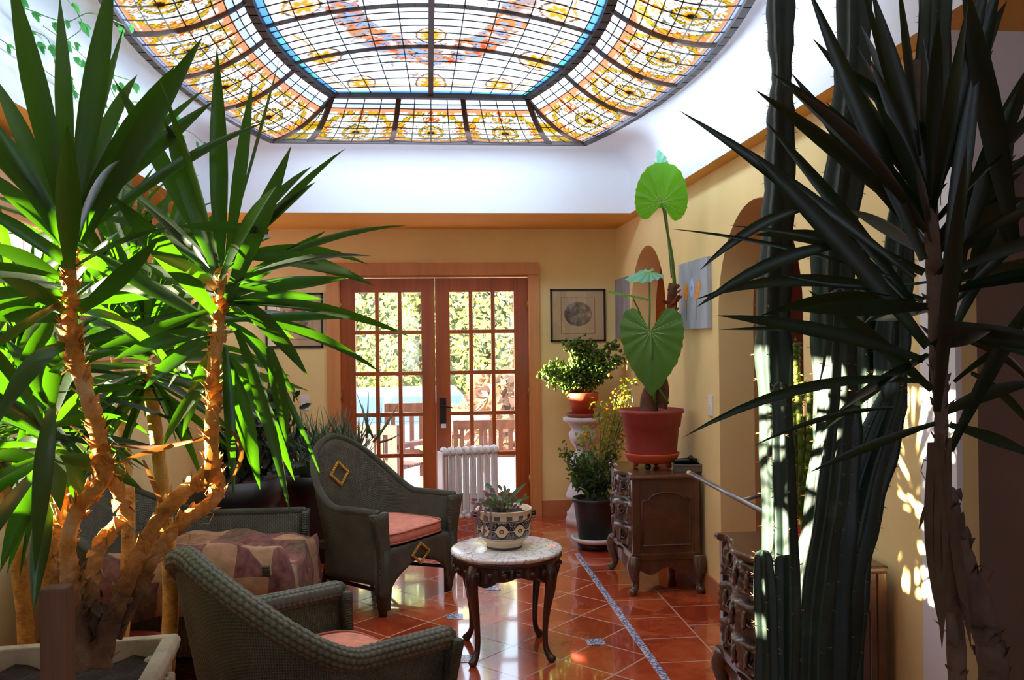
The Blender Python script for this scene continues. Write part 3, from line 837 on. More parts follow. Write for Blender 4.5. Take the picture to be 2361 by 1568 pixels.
# long wicker seat with quilt
M_quilt = None
def quilt_material():
    m = NT('patchwork_quilt'); tc = m.n('ShaderNodeTexCoord')
    mp = m.n('ShaderNodeMapping'); mp.inputs['Scale'].default_value = (7, 7, 7); mp.inputs['Rotation'].default_value = (0, 0, .3); m.l(tc.outputs['Object'], mp.inputs[0])
    vo = m.n('ShaderNodeTexVoronoi', distance='CHEBYCHEV'); vo.inputs['Scale'].default_value = 1.0; vo.inputs['Randomness'].default_value = .15; m.l(mp.outputs[0], vo.inputs['Vector'])
    sp = m.n('ShaderNodeSeparateColor'); m.l(vo.outputs['Color'], sp.inputs[0])
    c = m.ramp(sp.outputs[0], [(0.0, sl((78, 26, 38))), (0.25, sl((136, 104, 70))), (0.45, sl((62, 50, 38))), (0.62, sl((160, 124, 90))), (0.8, sl((92, 36, 46))), (0.95, sl((116, 106, 78)))])
    c.node.color_ramp.interpolation = 'CONSTANT'
    f = m.noise(24, 5); m.l(m.mix(.25, c, m.ramp(f, [(.3, sl((60, 36, 36))), (.7, sl((200, 160, 120)))])), m.b.inputs['Base Color'])
    m.b.inputs['Roughness'].default_value = .9; m.bump(m.noise(40, 4), .4, .006); return m.mat
M_quilt = quilt_material()
cc, Pc = wicker_seat('wicker_settee', 'long green wicker settee with curved back behind the yucca trunks', 'sofa', (-1.13, 4.5, 0), R(90), hw=.56, dp=.86, arm=.56, back=.88, seat=.34, quilt=True, rnd=.30, motif=False)
qm = MB()
def qf(u, v):
    x = -.67 + 1.17 * u; s = v * 1.34; q_ = min(1, max(0, (-.44 - x) / .09)); q_ = q_ * q_ * (3 - 2 * q_)
    wv = .012 * math.sin(x * 14 + s * 5) + .010 * math.sin(s * 21 + x * 9)
    if s < .90: y, z = .28 - s * .86, .44 + wv + .03 * math.sin(PI * min(1, s / .9)); 
    else:
        k = (s - .90); y, z = -.495 - .03 * math.sin(k * 6) + .6 * wv, .455 - k * .8
    z += q_ * (.16 if s < .9 else .15) - max(0, -.62 - x) * 5
    return Vector((x, y, z))
qm.grid(qf, 40, 44)
q = qm.build('patchwork_quilt', M_quilt, None, solid=.02); q.location = (-1.13, 4.5, 0); q.rotation_euler = (0, 0, R(90))
tag(q, 'brown and maroon patchwork quilt spread over the wicker settee seat', 'quilt')
sc_ = MB(); sc_.grid(lambda u, v: Vector((-.5 + u * 1.0, .26 - v * .74, .37 + .05 * math.sin(PI * v) ** .3 * math.sin(PI * u) ** .2)), 12, 10); sc_.build('seat_cushion', M_quilt, cc, solid=.04)

# ------------------------------------------------------------------ marble table
tx, ty = .368, 4.31
tb = thing('side_table', 'round marble topped side table with dark carved cabriole legs', 'table', (tx, ty, 0), R(8))
def marble():
    m = NT('white_marble'); tc = m.n('ShaderNodeTexCoord')
    n = m.n('ShaderNodeTexNoise'); n.inputs['Scale'].default_value = 7; n.inputs['Detail'].default_value = 5; m.l(tc.outputs['Object'], n.inputs['Vector'])
    ad_ = m.mix(.14, tc.outputs['Object'], n.outputs['Color'])
    vo = m.n('ShaderNodeTexVoronoi', feature='DISTANCE_TO_EDGE'); vo.inputs['Scale'].default_value = 26; m.l(ad_, vo.inputs['Vector'])
    v = m.ramp(vo.outputs['Distance'], [(0.0, (0, 0, 0)), (0.07, (1, 1, 1))])
    mask = m.noise(5, 3); k = m.mix(m.math('GREATER_THAN', mask, .40), (1, 1, 1), v)
    m.l(m.mix(k, sl((160, 156, 150)), m.ramp(m.noise(6, 4), [(.35, sl((228, 224, 218))), (.6, sl((250, 248, 244)))])), m.b.inputs['Base Color'])
    m.b.inputs['Roughness'].default_value = .14; return m.mat
tp = MB(); tp.lathe([(.478, 0), (.478, .262), (.482, .268), (.492, .270), (.499, .266), (.502, .258), (.502, 0)], n=64); tp.build('marble_top', marble(), tb)
ap = MB()
def apron(u, v):
    a = 2 * PI * u; r = .245 + .008 * math.sin(a * 36) * (v > .2) * (v < .7); low = .395 - .022 * math.cos(a * 4 + PI) - .012 * abs(math.sin(a * 8)) ; return Vector((r * math.cos(a), r * math.sin(a), low + (.465 - low) * v))
ap.grid(apron, 144, 8); ap.lathe([(.462, .25), (.466, .262), (.474, .262), (.479, .255)], n=64)
for k in range(24):
    a = 2 * PI * k / 24; ap.ball((.25 * math.cos(a), .25 * math.sin(a), .425), .014, 7, sc=(1, 1, .7))
ap.build('carved_apron', M_darkwood, tb, solid=.012)
for k in range(4):
    a = PI / 4 + k * PI / 2 - R(6); c_, s_ = math.cos(a), math.sin(a)
    prof = [(.235, .46, .030), (.258, .41, .032), (.258, .35, .027), (.240, .26, .019), (.226, .16, .014), (.226, .07, .013), (.245, .03, .017), (.262, .014, .020), (.272, .012, .012)]
    l = MB(); pts = catmull([(r_ * c_, r_ * s_, z) for r_, z, _ in prof], 4); l.tube(pts, lerp_list([p_[2] for p_ in prof], len(pts)), 10)
    l.ball((.262 * c_, .262 * s_, .016), .021, 8, sc=(1, 1, .75)); l.ball((.268 * c_, .268 * s_, .40), .024, 8, sc=(1, 1, 1.3)); l.build('leg', M_darkwood, tb)
# planter pot on the table
def moroccan():
    m = NT('painted_ceramic'); uvn = m.n('ShaderNodeUVMap'); sp = m.n('ShaderNodeSeparateXYZ'); m.l(uvn.outputs[0], sp.inputs[0])
    U, V = sp.outputs[0], sp.outputs[1]
    tc = m.n('ShaderNodeTexCoord'); s2 = m.n('ShaderNodeSeparateXYZ'); m.l(tc.outputs['Object'], s2.inputs[0]); Z = s2.outputs[2]
    cu = m.math('SUBTRACT', m.math('FRACT', m.math('MULTIPLY', U, 9.0)), .5)
    cz = m.math('DIVIDE', m.math('SUBTRACT', Z, .098), .036)
    ax = m.math('MULTIPLY', m.math('ABSOLUTE', cu), 2.0); az = m.math('ABSOLUTE', cz)
    d = m.math('ADD', m.math('POWER', ax, .8), m.math('POWER', az, .8)); d = m.math('ADD', d, m.math('MULTIPLY', m.math('COSINE', m.math('MULTIPLY', ax, 9.0)), .10))
    ink = sl((26, 28, 44)); cream = sl((226, 206, 172))
    tex = m.n('ShaderNodeTexVoronoi', feature='DISTANCE_TO_EDGE'); tex.inputs['Scale'].default_value = 110; m.l(tc.outputs['Object'], tex.inputs['Vector'])
    bg_ = m.mix(m.math('GREATER_THAN', tex.outputs['Distance'], .12), ink, sl((150, 146, 140)))
    lobe = m.math('LESS_THAN', d, 1.02); edge = m.math('LESS_THAN', d, 1.2)
    c = m.mix(edge, bg_, ink); c = m.mix(lobe, c, cream)
    dd = m.math('ADD', m.math('POWER', ax, 2.0), m.math('POWER', az, 2.0)); c = m.mix(m.math('LESS_THAN', dd, .07), c, ink); c = m.mix(m.math('LESS_THAN', dd, .028), c, sl((216, 160, 60)))
    band = m.math('LESS_THAN', az, 1.12)
    low = m.math('LESS_THAN', Z, .06)
    stripes = m.math('GREATER_THAN', m.math('SINE', m.math('MULTIPLY', Z, 760.0)), .2)
    c2 = m.mix(stripes, cream, ink); upper = m.math('GREATER_THAN', Z, .146)
    sq = m.math('GREATER_THAN', m.math('SINE', m.math('MULTIPLY', U, 88.0)), -.1); c3 = m.mix(sq, sl((70, 60, 58)), sl((226, 206, 172)))
    c3 = m.mix(m.math('GREATER_THAN', Z, .168), c3, cream)
    out_ = m.mix(band, c2, c); out_ = m.mix(upper, out_, c3)
    lowc = m.mix(m.math('LESS_THAN', Z, .012), sl((224, 204, 168)), sl((70, 76, 100)))
    out_ = m.mix(m.math('LESS_THAN', Z, .052), out_, lowc)
    m.l(out_, m.b.inputs['Base Color']); m.b.inputs['Roughness'].default_value = .22; return m.mat
pt = thing('ceramic_planter', 'black and cream painted ceramic planter with trailing cactus on the marble table', 'plant', (.358, 4.31, .502))
pb = MB(); pb.lathe([(0, 0), (0, .085), (.012, .088), (.02, .085), (.045, .112), (.075, .128), (.1, .132), (.13, .130), (.148, .128), (.150, .133), (.178, .134), (.186, .137), (.190, .133), (.186, .126), (.150, .120), (.15, 0)], n=48); pb.build('pot', moroccan(), pt)
M_soil = simple('soil', (52, 38, 30), .95, .4, 60, .8, 90)
sm = MB(); sm.lathe([(.165, 0), (.163, .124)], n=24); sm.build('soil', M_soil, pt)
for s in (-1, 1): MB().tube([(s * .128, -.0, .165), (s * .150, 0, .168), (s * .152, 0, .155), (s * .13, 0, .15)], .007, 6).build('handle', M_black, pt)

# ------------------------------------------------------------------ carved chests
def make_chest(label, loc, rz):
    T = thing('carved_chest', label, 'cabinet', loc, rz, 'carved wooden chests along the right wall')
    w2, d2, z0, z1 = .29, .20, .235, .675
    tp = MB()
    def outline(k, s=1.0):   # serpentine front (front = -y)
        t = k; pts = []
        for i in range(25):
            u = -1 + 2 * i / 24; pts.append((u * (w2 + .02) * s, -(d2 + .02 + .030 * math.cos(u * PI * 1.5) * (1 if abs(u) < .9 else .2)) * s))
        pts += [((w2 + .02) * s, (d2) * s), (-(w2 + .02) * s, (d2) * s)]; return pts
    lv = [(.672, .965), (.676, .99), (.684, 1.0), (.692, .995), (.698, .98), (.70, .96)]
    n = 27; vs = []; fs = []
    for z, s in lv: vs += [(x, y, z) for x, y in outline(0, s)]
    for j in range(len(lv) - 1):
        for i in range(n): fs.append((j * n + i, j * n + (i + 1) % n, (j + 1) * n + (i + 1) % n, (j + 1) * n + i))
    fs.append(tuple((len(lv) - 1) * n + i for i in range(n))); fs.append(tuple(range(n - 1, -1, -1)))
    tp.add(vs, fs, smooth=False); tp.build('top', M_walnut, T)
    b = MB(); b.box((-w2, -d2 + .01, z0), (w2, d2 - .005, z1)); b.box((-w2 - .008, -d2 - .004, z0), (-w2 + .035, -d2 + .04, z1)); b.box((w2 - .035, -d2 - .004, z0), (w2 + .008, -d2 + .04, z1))
    b.box((-w2 - .006, d2 - .035, z0), (-w2 + .02, d2, z1)).box((w2 - .02, d2 - .035, z0), (w2 + .006, d2, z1)); b.build('body', M_walnut, T, bevel=.004)
    for s in (-1, 1):       # side panels with arched moulding
        pn = MB(); x = s * (w2 + .004)
        pts = [(x, -d2 + .055, z0 + .05), (x, -d2 + .055, z1 - .13), (x, -d2 + .075, z1 - .125)]
        for k in range(13):
            a = PI * k / 12; pts.append((x, -math.cos(a) * (d2 - .095), z1 - .125 + .045 * math.sin(a) + .0))
        pts += [(x, d2 - .06, z1 - .13), (x, d2 - .06, z0 + .05), (x, -d2 + .055, z0 + .05)]
        pn.tube(pts, .0055, 6); pn.box((min(x, x - s * .004), -d2 + .06, z0 + .05), (max(x, x - s * .004) - 0, d2 - .065, z1 - .125)); pn.build('side_panel', M_walnut, T)
    hz = (z1 - z0) / 3
    for k in range(3):
        za, zb_ = z0 + hz * k + .008, z0 + hz * (k + 1) - .008
        dr = MB()
        def df(u, v):
            x = -(w2 - .035) + 2 * (w2 - .035) * u; uu = -1 + 2 * u; z = za + (zb_ - za) * v
            zz = (z - z0) / (z1 - z0); bom = .022 * math.sin(PI * zz * 1.0 + .2)
            y = -(d2 + .004 + .028 * math.cos(uu * PI * 1.5) + bom + .004 * math.sin(u * 70) * math.sin(v * PI) + .003 * math.sin(v * 24 + u * 30))
            if u in (0, 1) or v in (0, 1): y = -d2 + .01
            return Vector((x, y, z))
        dr.grid(df, 64, 14)
        ro = dr
        for u in (.08, .2, .35, .5, .65, .8, .92):
            p_ = df(u, .5); ro.ball((p_.x, p_.y - .002, p_.z), .022, 8, sc=(.8, .5, 1.5)); ro.ball((p_.x + .012, p_.y - .004, p_.z + .03), .012, 6, sc=(1, .6, 1)); ro.ball((p_.x - .012, p_.y - .004, p_.z - .03), .012, 6, sc=(1, .6, 1))
        d_ = dr.build('drawer', M_walnut2, T)
        for s in (-1, 1):
            p_ = df(.5 + s * .24, .5); hd = MB(); hd.tube([(p_.x - .03, p_.y - .004, p_.z + .01), (p_.x - .02, p_.y - .022, p_.z - .008), (p_.x + .02, p_.y - .022, p_.z - .008), (p_.x + .03, p_.y - .004, p_.z + .01)], .0045, 6); hd.build('handle', M_black, d_)
    bs = MB(); bs.box((-w2 - .012, -d2 - .012, .20), (w2 + .012, d2, .24))
    for s in (-1, 1):
        def sk(u, v, s=s):
            y = -d2 + 2 * d2 * u; low = .135 + .035 * math.cos(u * 4 * PI) * .6 + .0; return Vector((s * (w2 + .006), y, low + (.21 - low) * v))
        bs.grid(sk, 24, 3)
    bs.grid(lambda u, v: Vector((-w2 + 2 * w2 * u, -d2 - .006 - .02 * math.cos((2 * u - 1) * PI * 1.5), (.125 + .03 * math.cos(u * 4 * PI)) * (1 - v) + .215 * v)), 32, 3)
    bs.build('base_apron', M_walnut, T, bevel=.004)
    for sx in (-1, 1):
        for sy in (-1, 1):
            l = MB(); ox, oy = sx * w2, sy * (d2 - .01)
            prof = [(0, .22, .038), (.014, .17, .042), (.012, .12, .032), (-.004, .07, .021), (.004, .035, .019), (.026, .018, .024), (.038, .02, .016)]
            pts = catmull([(ox + sx * r_ * .8, oy + (sy if sy < 0 else .15) * r_ * .8, z) for r_, z, _ in prof], 4)
            l.tube(pts, lerp_list([p_[2] for p_ in prof], len(pts)), 10); l.ball((ox + sx * .022, oy + (sy if sy < 0 else .15) * .022, .022), .026, 8, sc=(1, 1, .8)); l.build('leg', M_walnut2, T)
    return T
make_chest('carved walnut chest of drawers under the big red terracotta pot', (1.385, 5.44, 0), R(-90))
make_chest('carved walnut chest of drawers in the right foreground behind the columnar cacti', (1.385, 3.28, 0), R(-90))
# small things on the far chest
p = atz(1578, 1086, .7)
bx = MB().box((-.08, -.05, 0), (.08, .05, .045)).box((-.083, -.053, .034), (.083, .053, .045)); o = bx.build('keepsake_box', simple('grey_wood', (96, 84, 74), .5), bevel=.003); o.location = (p.x + .02, p.y - .0, .70); o.rotation_euler = (0, 0, R(-8))
tag(o, 'small grey brown wooden box on the chest beside the terracotta pot', 'box')
g = MB(); g.tube([(-.07, 0, .016), (.03, .01, .016), (.07, .0, .016)], [.013, .017, .012], 8); g.ball((.03, .0, .03), .017, 8); o = g.build('torch', M_black); o.location = (p.x + .01, p.y, .7465)
tag(o, 'black torch lying on top of the small wooden box', 'torch')

# ------------------------------------------------------------------ radiator
ra = thing('radiator', 'white cast iron column radiator standing before the right french door', 'radiator', (.325, 7.22, 0), R(13))
for k in range(8):
    x = -.21 + .06 * k; s_ = MB()
    for j, y in enumerate((-.055, 0, .055)):
        s_.tube([(x, y * .8, .09), (x, y, .14), (x, y, .55), (x, y * .8, .60)], [.018, .0125, .0125, .018], 8)
    s_.tube([(x, -.075, .595), (x, -.05, .622), (x, 0, .632), (x, .05, .622), (x, .075, .595)], .021, 8); s_.tube([(x, -.075, .10), (x, 0, .085), (x, .075, .10)], .021, 8)
    s_.ball((x, 0, .59), .03, 8).ball((x, 0, .11), .03, 8)
    if k in (0, 7):
        for y in (-.06, .06): s_.tube([(x, y, .09), (x + (-.01 if k == 0 else .01), y * 1.25, 0)], [.018, .02], 8)
    so = s_.build('section', M_white, ra)
MB().box((-.245, -.09, .07), (-.232, .09, .615)).build('end_panel', M_white, ra, bevel=.01)
pi_ = MB().tube([(-.23, 0, .59), (.22, 0, .59)], .012, 8).tube([(-.23, 0, .11), (.22, 0, .11)], .012, 8).tube([(-.25, -.03, .10), (-.29, -.03, .08), (-.29, -.03, .0)], .013, 8); pi_.build('pipe', M_white, ra)

# ------------------------------------------------------------------ pedestal
M_stone = simple('white_stone', (206, 202, 200), .7, .1, 9, .3, 40)
pd = MB(); pr = [(0, 0), (0, .155), (.05, .155), (.06, .15), (.075, .14), (.10, .145), (.12, .125), (.17, .10), (.20, .085), (.215, .09), (.225, .155), (.24, .15), (.30, .13), (.35, .10), (.385, .06), (.40, .058), (.43, .09), (.47, .112), (.51, .115), (.55, .105), (.585, .075), (.60, .062), (.62, .07), (.66, .10), (.70, .118), (.74, .122), (.76, .105), (.78, .10), (.80, .115), (.82, .125), (.835, .16), (.85, .168), (.868, .165), (.872, .15), (.872, 0)]
o = pd.lathe(pr, n=36).build('stone_pedestal', M_stone); o.location = (1.25, 7.16, 0)
tag(o, 'white turned stone pedestal in the corner carrying the jade plant', 'pedestal')

# ------------------------------------------------------------------ pictures on the back wall
def engraving_mat():
    m = NT('oval_engraving'); n = m.noise(16, 6, .7)
    m.l(m.ramp(n, [(.3, sl((60, 52, 46))), (.5, sl((120, 104, 88))), (.72, sl((206, 186, 160)))]), m.b.inputs['Base Color']); m.b.inputs['Roughness'].default_value = .5; return m.mat
M_engr = engraving_mat(); M_mat = simple('cream_mat', (206, 176, 138), .8, .05, 6); M_line = simple('mat_line', (140, 110, 84), .7)
M_pglass = glassmat('picture_glass', (1, 1, 1), .10)
def framed(label, px0, py0, px1, py1):
    a = at(px0, py0, YB); b = at(px1, py1, YB); w_, h_ = (b.x - a.x), (a.z - b.z)
    T = thing('framed_engraving', label, 'picture', ((a.x + b.x) / 2, YB - .001, (a.z + b.z) / 2), 0, 'oval engravings flanking the french doors')
    hw, hh = w_ / 2, h_ / 2; f_ = MB()
    for q in (((-hw, -.022, -hh), (hw, 0, -hh + .016)), ((-hw, -.022, hh - .016), (hw, 0, hh)), ((-hw, -.022, -hh), (-hw + .016, 0, hh)), ((hw - .016, -.022, -hh), (hw, 0, hh))): f_.box(*q)
    f_.build('frame', M_black, T)
    MB().box((-hw + .01, -.010, -hh + .01), (hw - .01, -.004, hh - .01)).build('mat', M_mat, T)
    l = MB(); x_, z_ = hw * .62, hh * .70; t_ = .004
    for q in (((-x_, -.0115, -z_), (x_, -.0095, -z_ + t_)), ((-x_, -.0115, z_ - t_), (x_, -.0095, z_)), ((-x_, -.0115, -z_), (-x_ + t_, -.0095, z_)), ((x_ - t_, -.0115, -z_), (x_, -.0095, z_))): l.box(*q)
    l.build('mat_line', M_line, T)
    e = MB(); vs = [(hw * .50 * math.cos(k * PI / 24), -.0118, hh * .46 * math.sin(k * PI / 24) + .01) for k in range(48)]; e.add(vs, [tuple(range(48))], smooth=False); e.build('engraving', M_engr, T)
    MB().add([(-hw + .012, -.016, -hh + .012), (hw - .012, -.016, -hh + .012), (hw - .012, -.016, hh - .012), (-hw + .012, -.016, hh - .012)], [(0, 1, 2, 3)], smooth=False).build('glass', M_pglass, T)
framed('black framed oval engraving on the back wall right of the french doors', 1268, 667, 1396, 787)
framed('black framed oval engraving left of the doors, half behind yucca leaves', 612, 676, 746, 801)
# ------------------------------------------------------------------ paintings on the right wall
M_canvas = simple('grey_canvas', (168, 178, 186), .8, .18, 14, .2, 40, stretch=(1, 1, .3)); M_or = simple('orange_paint', (238, 156, 30), .7, .15, 30); M_bl = simple('pale_blue_paint', (186, 200, 238), .7, .1, 30); M_gn = simple('grey_green_paint', (128, 142, 126), .8, .2, 30)
pa, pb_ = atx(1573, 612, XR), atx(1640, 598, XR)
y0, y1 = pb_.y, pa.y; zt, zb = 1.965, 1.555
T = thing('flower_painting', 'grey canvas of orange and pale blue flowers between the two arches', 'painting', (XR - .001, (y0 + y1) / 2, (zt + zb) / 2))
hw, hh = (y1 - y0) / 2, (zt - zb) / 2
MB().box((-.025, -hw, -hh), (0, hw, hh)).build('canvas', M_canvas, T)
def blob(cy, cz, ry, rz, mt, name, x=-.0262, jag=.08):
    vs = [(x, cy + ry * math.cos(a) * (1 + jag * math.sin(a * 7)), cz + rz * math.sin(a) * (1 + jag * math.sin(a * 5))) for a in [2 * PI * k / 28 for k in range(28)]]
    return MB().add(vs, [tuple(range(27, -1, -1))], smooth=False).build(name, mt, T)
ks = hw / .29
for (u, v, ru, rv, mt, nm, x) in ((.46, .12, .15, .26, M_or, 'orange_flower', -.0262), (.0, .20, .13, .28, M_bl, 'blue_flower', -.0264), (-.32, .02, .10, .22, M_or, 'orange_flower', -.0262), (-.48, .24, .07, .18, M_or, 'orange_flower', -.0263), (.54, -.28, .04, .09, M_or, 'orange_flower', -.0262), (.0, .20, .03, .06, simple('violet_paint', (110, 90, 160), .7), 'flower_centre', -.0268)):
    blob(u * hw, v * hh, ru * hw * 1.2, rv * hh, mt, nm, x)
for u in (-.3, .02, .4): st = MB().add([(-.0258, u * hw - .006, -hh * .75), (-.0258, u * hw + .006, -hh * .75), (-.0258, u * hw + .004, hh * .05), (-.0258, u * hw - .004, hh * .05)], [(3, 2, 1, 0)], smooth=False).build('painted_stem', M_gn, T)
pa, pb_ = atx(1424, 646, XR), atx(1451, 640, XR)
o = MB().box((XR - .025, pb_.y, 1.50), (XR, pa.y, 2.0)).build('grey_painting', simple('streaked_grey_paint', (150, 150, 152), .8, .35, 22, stretch=(1, 1, .12)))
tag(o, 'narrow looking streaked grey painting in the corner beyond the far arch', 'painting')

# ------------------------------------------------------------------ metal rods
a = at(1592, 1092, 4.75); b = at(1775, 1188, 3.72); M_rod = simple('grey_metal', (150, 148, 146), .35, .05, metal=.6)
T = thing('metal_pole', 'grey metal tube frame with bare tip slanting toward the cacti', 'pole', (b.x, b.y, 0))
MB().tube([a, b], .0125, 10).build('tube', M_rod, T, world=True)
MB().tube([a + (a - b).normalized() * .03, a - (a - b).normalized() * .01], .0135, 10).build('tip', simple('bare_wood', (224, 168, 120), .5), T, world=True)
c0 = at(1712, 1154, 4.05); c1 = at(1800, 1128, 4.3); MB().tube([c0, c1], .010, 8).build('tube', M_rod, T, world=True)
MB().tube([b, (b.x + .02, b.y, 0)], .012, 8).tube([c1, (c1.x, c1.y, 0)], .012, 8).build('leg', M_rod, T, world=True)
# ------------------------------------------------------------------ plant materials
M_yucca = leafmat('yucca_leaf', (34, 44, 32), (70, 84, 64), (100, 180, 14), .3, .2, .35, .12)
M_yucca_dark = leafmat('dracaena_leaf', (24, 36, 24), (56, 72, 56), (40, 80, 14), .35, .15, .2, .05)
M_dead = leafmat('dry_leaf', (120, 84, 44), (150, 110, 60), (170, 110, 40), .7, .25)
M_bark = NT('yucca_bark')
_f1 = M_bark.noise(9, 6, .7)
_tc = M_bark.n('ShaderNodeTexCoord'); _sp = M_bark.n('ShaderNodeSeparateXYZ'); M_bark.l(_tc.outputs['Object'], _sp.inputs[0])
_young = M_bark.ramp(_f1, [(.28, sl((130, 84, 34))), (.5, sl((222, 158, 62))), (.7, sl((236, 206, 146)))])
_old = M_bark.ramp(_f1, [(.3, sl((62, 46, 36))), (.55, sl((124, 92, 64))), (.75, sl((150, 138, 124)))])
_k = M_bark.math('MULTIPLY', M_bark.math('SUBTRACT', M_bark.math('ADD', _sp.outputs[2], M_bark.math('MULTIPLY', _f1, .25)), .30), 6.0, clamp=True)
M_bark.l(M_bark.mix(_k, _old, _young), M_bark.b.inputs['Base Color']); M_bark.b.inputs['Roughness'].default_value = .75
M_bark.bump(M_bark.noise(46, 5, .6, stretch=(1, 1, 2.2)), .8, .008); M_bark = M_bark.mat
M_bark2 = simple('grey_bark', (104, 86, 72), .85, .35, 14, .6, 50)
M_stem = simple('green_stem', (96, 130, 60), .5, .2, 12)
M_terra = simple('terracotta', (150, 60, 48), .6, .07, 5, .1, 40)
M_terra2 = simple('terracotta_orange', (206, 84, 48), .6, .07, 5, .1, 40)
M_blackpot = simple('black_plastic_pot', (30, 29, 30), .4)
rng = random.Random(11)

def leaf(mb, b, t, wd, sag=0.0, twist=0.0, fold=.22, n=9, view=None, m=0, wprof=None, kink=None):
    """sword leaf from b to t (world points), widest past the middle, folded along the midrib"""
    b = Vector(b); t = Vector(t); d = (t - b); L = d.length
    mid = (b + t) / 2 + Vector((0, 0, sag * L))
    if kink is not None: mid = Vector(kink)
    toc = (view if view is not None else (CAM - mid)).normalized()
    vs = []; uv = []; fs = []
    prev = None
    for i in range(n + 1):
        s = i / n
        p = b * (1 - s) ** 2 + (mid * 2 - (b + t) / 2) * 2 * s * (1 - s) + t * s * s
        ta = ((mid * 2 - (b + t) / 2) - b) * 2 * (1 - s) + (t - (mid * 2 - (b + t) / 2)) * 2 * s
        ta.normalize()
        sd = ta.cross(toc)
        if sd.length < 1e-3: sd = Vector((1, 0, 0))
        sd.normalize(); nm = sd.cross(ta)
        a = twist; sd2 = sd * math.cos(a) + nm * math.sin(a); nm2 = sd2.cross(ta)
        if s < .12: w = .45 + .12 * s / .12
        elif s < .5: w = .57 + .43 * math.sin((s - .12) / .38 * PI / 2)
        else: w = max(0, 1 - ((s - .5) / .5) ** 1.7)
        w *= wd / 2
        vs += [p - sd2 * w, p - nm2 * w * fold * 1.6, p + sd2 * w]; uv += [(0, s), (.5, s), (1, s)]
    for i in range(n):
        k = i * 3; fs += [(k, k + 1, k + 4, k + 3), (k + 1, k + 2, k + 5, k + 4)]
    mb.add(vs, fs, m, uv)
def crown(name, T, centre, Y, px_leaves, extra, mat, rl=(.38, .55), ww=.045, lab=None, seed=1, elev=(-60, 85), core=.10, az=(0, 360)):
    """one rosette: leaves given by tip (px, py, dY, width px, sag) seen in the photo plus random ones filling the back"""
    r = random.Random(seed); mb = MB(); c = Vector(centre); ppm = FPX / Y
    for q in px_leaves:
        tx_, ty_, dY, wp = q[:4]; sag = q[4] if len(q) > 4 else .02; bx_ = q[5] if len(q) > 5 else None
        tip = at(tx_, ty_, Y + dY)
        base = at(*bx_, Y + dY * .1) if bx_ else c + (tip - c).normalized() * .01 + Vector((0, 0, r.uniform(-core, core) + core * .8 * (tip - c).normalized().z))
        leaf(mb, base, tip, wp * .88 / ppm, sag, r.uniform(-.35, .35))
    for k in range(extra):
        a = R(r.uniform(*az)); e = R(elev[0] + (elev[1] - elev[0]) * r.random() ** .8); L = r.uniform(*rl)
        d = Vector((math.cos(a) * math.cos(e), math.sin(a) * math.cos(e), math.sin(e)))
        b = c + Vector((0, 0, core * math.sin(e))) + d * .015
        leaf(mb, b, b + d * L, ww * r.uniform(.7, 1.1), r.uniform(.0, .10), r.uniform(-1.2, 1.2))
    o = mb.build(name, mat, T, world=True)
    if lab: o['label'] = lab
    return o
def trunk(T, pix, rad, name='trunk', mat=None, flakes=0, seed=0, n=12, sub=6):
    """pix: list of (px, py, Y)"""
    r = random.Random(seed); pts = catmull([at(*p) for p in pix], sub); rr = [x * .68 for x in lerp_list(rad, len(pts))]
    rr = [x * (1 + .07 * math.sin(i * 2.3) + r.uniform(-.03, .03)) for i, x in enumerate(rr)]
    mb = MB(); mb.tube(pts, rr, n); o = mb.build(name, mat or M_bark, T, world=True)
    if flakes:
        fm = MB()
        for k in range(flakes):
            i = r.randrange(2, len(pts) - 2); p = pts[i].lerp(pts[i + 1], r.random()); ax = (pts[i + 1] - pts[i]).normalized(); a = r.uniform(0, 2 * PI)
            sx = ax.orthogonal().normalized(); sy = ax.cross(sx); d = sx * math.cos(a) + sy * math.sin(a); sd = ax.cross(d); R_ = rr[i]; L = r.uniform(.010, .022); w = r.uniform(.008, .017)
            b0 = p + d * R_ * .92
            fm.add([b0 - sd * w, b0 + sd * w, b0 + ax * L * .6 + d * L * .35 + sd * w * .7, b0 + ax * L * 1.1 + d * L * r.uniform(.5, 1.1), b0 + ax * L * .6 + d * L * .35 - sd * w * .7], [(0, 1, 2, 3, 4)], smooth=False)
            if k % 16 == 0:
                q0 = b0 + ax * L * .5; fm.tube([q0, q0 + d * .02 + ax * .01, q0 + d * .03 - ax * .01 + sd * .01, q0 + d * .018 - ax * .03], [.0015, .0012, .001, .0006], 4)
        fm.build('leaf_scars', M_dead, o) if False else None
        q = fm.build('leaf_scars', mat or M_bark, None)
        for v in q.data.vertices: v.co -= T.location
        q.parent = o; q['kind'] = 'stuff'
    return o

# ------------------------------------------------------------------ stone planter and the big yucca
p0 = atz(416, 1480, .80)
pl = thing('stone_planter', 'square cast stone planter with carved leaf corners holding the large yucca', 'planter', (p0.x - .235, p0.y - .19, 0), R(6))
M_cast = simple('cast_stone', (186, 172, 150), .85, .2, 14, .5, 60)
mb = MB(); h = .225
def sqr(z, r): return [(r * sx, r * sy, z) for sx, sy in ((-1, -1), (1, -1), (1, 1), (-1, 1))]
lv = [(.0, .17), (.05, .17), (.06, .14), (.40, .13), (.44, .17), (.50, .185), (.70, .205), (.745, .215), (.76, .238), (.785, .243), (.80, .235), (.80, .205), (.70, .195)]
vs = []; fs = []
for z, r_ in lv: vs += sqr(z, r_)
for j in range(len(lv) - 1):
    for i in range(4): fs.append((j * 4 + i, j * 4 + (i + 1) % 4, (j + 1) * 4 + (i + 1) % 4, (j + 1) * 4 + i))
mb.add(vs, fs, smooth=False); mb.build('planter_body', M_cast, pl, bevel=.004)
